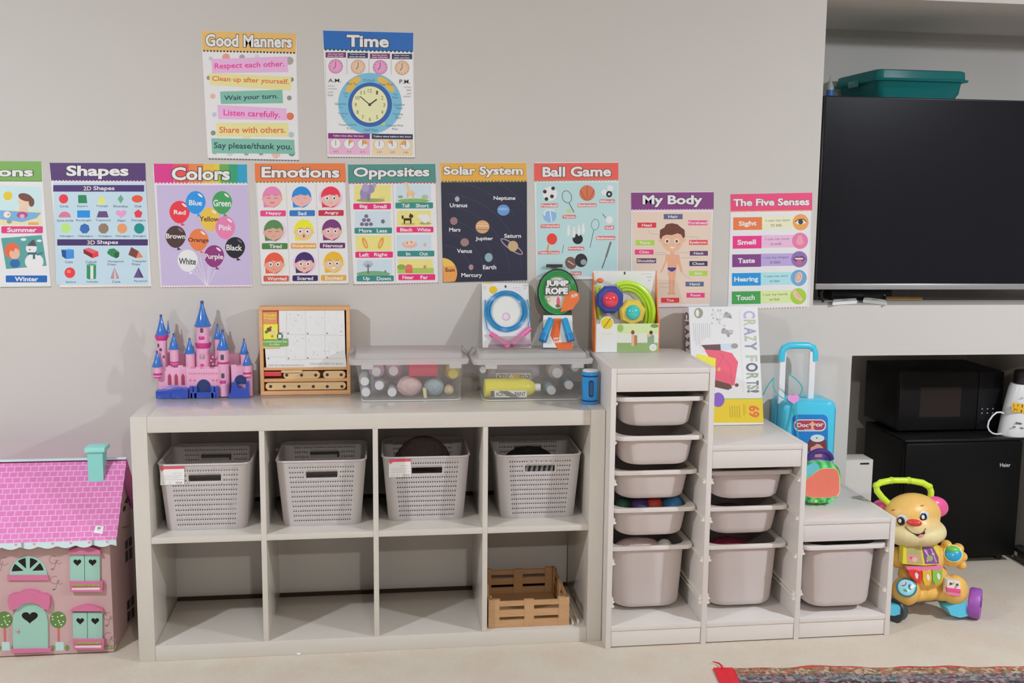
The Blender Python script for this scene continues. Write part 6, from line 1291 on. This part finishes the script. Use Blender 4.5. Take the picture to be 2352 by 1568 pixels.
def patch(name, x, y, rx, ry, hx, surf=head, th_=.0025, rot=0, par=None, lift=.0):
    p_, n_ = hit(surf, x, y); z_ = Vector((0, 0, 1)); u_ = z_.cross(n_).normalized()*-1; v_ = n_.cross(u_)*-1
    if u_.x < 0: u_ = -u_
    v_ = u_.cross(n_)*-1
    if v_.z < 0: v_ = -v_
    R_ = Matrix((u_, n_, v_)).transposed(); 
    q = Matrix.Rotation(rot, 3, 'Y')
    return MB().m(mat(hx, .25, coat=.3)).ell(p_+n_*lift, (rx*UL, th_, ry*UL), 20, M=R_ @ q).build(name, par or T)
for x, y in ((350, 535), (553, 503)):
    patch('eye_shade', x+10, y-20, 42, 36, 'b4c3cc', lift=-.0012); e_ = patch('eye', x, y, 32, 39, '241a18', th_=.0042); patch('eye_glint', x-8, y-6, 14, 17, 'e6e2dc', th_=.002, par=e_, lift=.0036)
for x, y, q in ((278, 435, .5), (540, 395, .1)): patch('eyebrow', x, y, 17, 5, '8a5a2a', th_=.002, rot=-q)
patch('nose', 470, 548, 62, 30, 'c23a34', th_=.011)
def strip_on(pts, w_, hx, name, surf=head, off=.0012):
    m = MB().m(mat(hx, .4)); m.tube([hit(surf, x, y)[0]+hit(surf, x, y)[1]*off for x, y in pts], w_, 8); return m.build(name, T)
def lens_on(pts, hx, name, off=.0015):
    m = MB().m(mat(hx, .35)); m.poly([hit(head, x, y)[0]+hit(head, x, y)[1]*off for x, y in pts]); return m.build(name, T)
strip_on([(390, 585), (420, 620), (460, 645), (510, 655), (550, 635), (572, 600)], .0012, '3c2a22', 'smile_line')
lens_on([(455, 640), (490, 650), (530, 645), (560, 625), (568, 640), (552, 662), (520, 672), (490, 668)], '33201c', 'mouth', .0022); lens_on([(498, 662), (525, 650), (552, 648), (558, 660), (545, 674), (520, 678)], 'e0808c', 'tongue', .0032)
# body, paws and feet
body = [E_(545, 860, 205, 140, .06, .085), E_(545, 1010, 215, 130, .065, .08), E_(560, 1150, 170, 90, .055, .085), E_(330, 860, 95, 90, .04, .09)]
foot_l = [E_(395, 1160, 118, 125, .05, .05)]; foot_r = [E_(830, 1150, 112, 128, .05, .05)]
paw = [E_(815, 850, 98, 92, .035, .06), E_(762, 748, 42, 42, .025, .065), E_(868, 778, 42, 42, .025, .065), E_(905, 850, 34, 40, .025, .065), E_(890, 925, 42, 42, .025, .065), E_(735, 830, 70, 70, .035, .07)]
legs = [E_(480, 1180, 110, 70, .045, .075), E_(720, 1170, 110, 75, .045, .075)]
fused('torso', body+foot_l+foot_r+paw+legs, tanp, it=6)
surf = body+foot_l+foot_r+paw+legs
ck = Art((0, .0185, 0), (0, -1, 0), Lv, eps=.0006)
yB = .018
def slab(name, pts, hx, y0, d, par=T): return MB().m(mat(hx, .35, coat=.2)).prism([lp(x, y, y0) for x, y in pts], (0, d, 0)).build(name, par)
bk = slab('activity_book', [(372, 762), (535, 745), (690, 765), (698, 922), (560, 935), (365, 918)], 'e2c63c', .0145, .03)
c = Art((0, .0143, 0), (0, -1, 0), Lv, eps=.0005)
c.poly([(402, 765), (522, 762), (548, 925), (405, 915)], 'b3a06c').poly([(540, 765), (640, 765), (688, 860), (692, 918), (568, 920)], '7a4a86').up()
c.ell(455, 860, 45, 40, 'd98a8c').ell(440, 865, 12, 12, 'c95a6a').ell(475, 880, 24, 22, 'e0b09a').poly([(420, 800), (500, 790), (510, 830), (420, 835)], '96a864').line([(560, 790), (600, 850), (585, 900)], 10, 'cfb4c8').line([(620, 780), (650, 850), (670, 905)], 9, 'c79abf').ell(610, 870, 30, 26, '8fa06a').line([(575, 780), (590, 830)], 8, 'b58ab5').ell(640, 830, 14, 12, 'b8b07c'); c.build('picture_pages', bk)
MB().m(mat('e0789c', .35)).prism([lp(x, y, .014) for x, y in ((400, 945), (720, 940), (722, 970), (690, 985), (655, 992), (625, 972), (590, 990), (555, 978), (520, 988), (470, 975), (410, 975))], (0, .02, 0)).build('key_cover', T)
for nm, pts, hx in (('piano_key', [(418, 978), (470, 972), (535, 990), (540, 1050), (522, 1100), (470, 1065), (430, 1020)], 'cf3a34'), ('piano_key', [(545, 980), (595, 990), (625, 975), (628, 1060), (605, 1112), (570, 1112), (548, 1060)], 'dba83a'), ('piano_key', [(635, 978), (690, 988), (722, 972), (724, 1030), (700, 1085), (665, 1108), (636, 1060)], '7fb04a')):
    k_ = MB().m(mat(hx, .2, coat=.5)).prism([lp(x, y, .006) for x, y in pts], (0, .02, 0)).build(nm, T, angle=20)
    cx = sum(p[0] for p in pts)/len(pts); cy = sum(p[1] for p in pts)/len(pts); c = Art((0, .0057, 0), (0, -1, 0), Lv, eps=.0003); c.ell(cx+8, cy, 13, 30, 'e6d6c8', rot=-10).line([(cx-8, cy-12), (cx+26, cy-4)], 7, 'e6d6c8'); c.build('key_print', k_)
dm = patch('dome_ring', 820, 825, 78, 76, 'e6c07a', surf=paw, th_=.004); patch('paw_dome', 820, 830, 70, 66, '2a8fb8', surf=paw, th_=.014, par=dm); patch('dome_top', 817, 800, 60, 38, '5cb04c', surf=paw, th_=.0165, par=dm, lift=.0015)
fd = patch('foot_disc', 400, 1132, 84, 80, '2c6f8c', surf=foot_l, th_=.005); f2 = patch('foot_dial', 400, 1132, 75, 72, '8fc9dc', surf=foot_l, th_=.0075, par=fd)
for x, y, rx, ry, hx in ((372, 1100, 28, 28, '356080'), (440, 1130, 28, 30, '356080'), (385, 1170, 24, 26, '5a9a6c'), (375, 1103, 16, 16, 'd6b8c8'), (442, 1136, 17, 17, 'c8dfe4')): patch('dial_mark', x, y, rx, ry, hx, surf=foot_l, th_=.0015, par=fd, lift=.007 if hx not in ('d6b8c8', 'c8dfe4') else .0082)
fp_ = slab('foot_panel', [(770, 1062), (882, 1078), (890, 1215), (765, 1190)], 'd9cfc9', .002, .03)
slab('slider', [(768, 1135), (888, 1150), (888, 1180), (766, 1162)], 'd8487c', -.002, .012, fp_); slab('slider_base', [(766, 1162), (888, 1180), (888, 1214), (768, 1194)], 'e3708f', .0005, .01, fp_)
for x, y, r_, hx in ((800, 1098, 10, '4c4450'), (858, 1108, 10, '4c4450'), (828, 1090, 9, 'd9b84a'), (845, 1128, 8, 'd0708c')): p = lp(x, y, -.0005); MB().m(mat(hx, .4)).rod((p.x, -.002, p.z), (p.x, .002, p.z), r_*UL).build('bead', fp_)
cy_ = mat('4fb0cc', .3, coat=.3)
for nm, pts in (('wheel_mount', [(770, 1320), (900, 1250), (935, 1240), (955, 1390), (880, 1405), (800, 1380)]), ('wheel_mount', [(262, 1290), (330, 1290), (362, 1330), (345, 1372), (290, 1388), (240, 1380)])):
    MB().m(cy_).prism([lp(x, y, .02) for x, y in pts], (0, .07, 0)).build(nm, T, angle=20)
def wheel(x, y, yy, r, wd_, yaw, hx):
    c_ = lp(x, y, yy); c_.z = r+.0005; Mx = Matrix.Translation(c_) @ Matrix.Rotation(yaw, 4, 'Z') @ Matrix.Rotation(PI/2, 4, 'Y')
    w_ = MB().m(mat(hx, .4)).lathe([(r*.6, -wd_), (r*.93, -wd_), (r, -wd_*.7), (r, wd_*.7), (r*.93, wd_), (r*.6, wd_), (r*.55, wd_*.8), (0, wd_*.8)], (0, 0, 0), 32, M=Mx).build('wheel', T)
    MB().m(mat('5f3a86', .4)).lathe([(r*.2, wd_*.8), (r*.2, wd_*1.1), (0, wd_*1.1)], (0, 0, 0), 16, M=Mx).build('hub', w_)
wheel(1012, 1338, .045, .055, .020, -.62, '8a4a9c'); wheel(305, 1350, .05, .042, .015, .55, '3a3d44')
wheel(815, 1290, .20, .034, .015, 0, '8a4a9c'); wheel(400, 1290, .20, .034, .015, 0, '8a4a9c')
for sx in (380, 730): MB().m(tanp).tube([lp(sx, 1080, .11), lp(sx, 1120, .15), (lp(sx, 1150, .20).x, .20, .034)], .012, 10).build('rear_strut', T)
MB().m(mat('5a4a40', .5)).rod((lp(400, 1290, .20).x, .20, .034), (lp(815, 1290, .20).x, .20, .034), .004).build('axle', T)

# ------------------------------------------------------------------ patterned rug in the foreground
def rugmat(name, cols, scale, seed):
    m_ = bpy.data.materials.new(name); m_.use_nodes = True; nt = m_.node_tree; b = nt.nodes['Principled BSDF']; b.inputs['Roughness'].default_value = .95; b.inputs['Specular IOR Level'].default_value = .1
    tc = nt.nodes.new('ShaderNodeTexCoord'); mp = nt.nodes.new('ShaderNodeMapping'); mp.inputs['Location'].default_value = (seed, seed*.7, 0); v = nt.nodes.new('ShaderNodeTexVoronoi'); v.inputs['Scale'].default_value = scale; v.distance = 'MANHATTAN'; v.inputs['Randomness'].default_value = .75
    sp = nt.nodes.new('ShaderNodeSeparateColor'); cr = nt.nodes.new('ShaderNodeValToRGB'); cr.color_ramp.interpolation = 'CONSTANT'; el = cr.color_ramp.elements
    while len(el) < len(cols): el.new(.5)
    for i, hx in enumerate(cols): el[i].position = i/len(cols); el[i].color = rgb(hx)
    nt.links.new(tc.outputs['Object'], mp.inputs[0]); nt.links.new(mp.outputs[0], v.inputs['Vector']); nt.links.new(v.outputs['Color'], sp.inputs[0]); nt.links.new(sp.outputs[0], cr.inputs[0])
    n = nt.nodes.new('ShaderNodeTexNoise'); n.inputs['Scale'].default_value = 220; mx = nt.nodes.new('ShaderNodeMix'); mx.data_type = 'RGBA'; mx.blend_type = 'MULTIPLY'; mx.inputs[0].default_value = .35
    nt.links.new(tc.outputs['Object'], n.inputs['Vector']); nt.links.new(cr.outputs[0], mx.inputs[6]); nt.links.new(n.outputs['Color'], mx.inputs[7]); nt.links.new(mx.outputs[2], b.inputs['Base Color']); return m_
A0 = at(1684, 1534, z=.004); B0 = at(2352, 1531, z=.004); F0 = at(1702, 1568, z=.004)
ux_ = (B0-A0).normalized(); uy_ = Vector((ux_.y, -ux_.x, 0))
T = thing('rug', 'red patterned rug with a bright red woven end on the carpet at the bottom right', 'rug', A0)
LR = 1.9
def band(name, m_, v0, v1, h=.006, u0=0.0, u1=LR, wav=True):
    m = MB().m(m_); n_ = 60; top = []; bot = []
    for i in range(n_+1):
        u = u0+(u1-u0)*i/n_; wv = (.006*math.sin(u*17)+.005*math.sin(u*41+1)) if wav and v0 == 0 else 0
        lf = .004*max(0, math.sin(u*9-1.2))**4
        p_ = A0+ux_*u+uy_*(v0+wv); q_ = A0+ux_*u+uy_*v1; top.append((p_.x, p_.y, h+lf)); bot.append((q_.x, q_.y, h))
    for i in range(n_):
        m.poly([top[i], top[i+1], bot[i+1], bot[i]])
        if v0 == 0: m.poly([top[i], top[i+1], (top[i+1][0], top[i+1][1], .001), (top[i][0], top[i][1], .001)])
    m.poly([top[0], bot[0], (bot[0][0], bot[0][1], .001), (top[0][0], top[0][1], .001)])
    return m.build(name, T)
band('selvedge', mat('a8423a', .9), 0, .006, .0065)
band('outer_border', rugmat('rug_border', ['a89878', '8d6a50', 'b0705a', '6d5a4a', 'b5a588', '8d7a62', 'a06050'], 95, .3), .006, .05)
band('guard_border', rugmat('rug_guard', ['677674', '74525a', '566664', '9a8a84', '5f4a50', '7c8682', '8d666a'], 95, 1.7), .05, .105)
band('field', rugmat('rug_field', ['54404c', '94707a', '43363f', '7d545a', 'a08c8a', '5f4650', '3a3840'], 80, 3.1), .105, 1.3)
e_ = (F0-A0).normalized(); rd = mat('c8232f', .85, noise=.15, scale=90, name='red_weave')
en = MB().m(rd); wE = .062
for k in range(12):
    p_ = A0-ux_*.002; a_ = [p_-ux_*(wE*k/12)-uy_*0, p_-ux_*(wE*(k+.92)/12), p_-ux_*(wE*(k+.92)/12)+uy_*1.25, p_-ux_*(wE*k/12)+uy_*1.25]
    en.prism([(q.x, q.y, .0065) for q in a_], (0, 0, -.0055))
en.build('woven_end', T)
MB().m(rd).tube([at(x, y, z=.008) for x, y in ((1661, 1536), (1656, 1527), (1650, 1522), (1637, 1519))], [.004, .003, .0025, .0015], 8).build('loose_thread', T)
for o in list(bpy.data.objects):
    if '_local' in o.keys(): del o['_local']
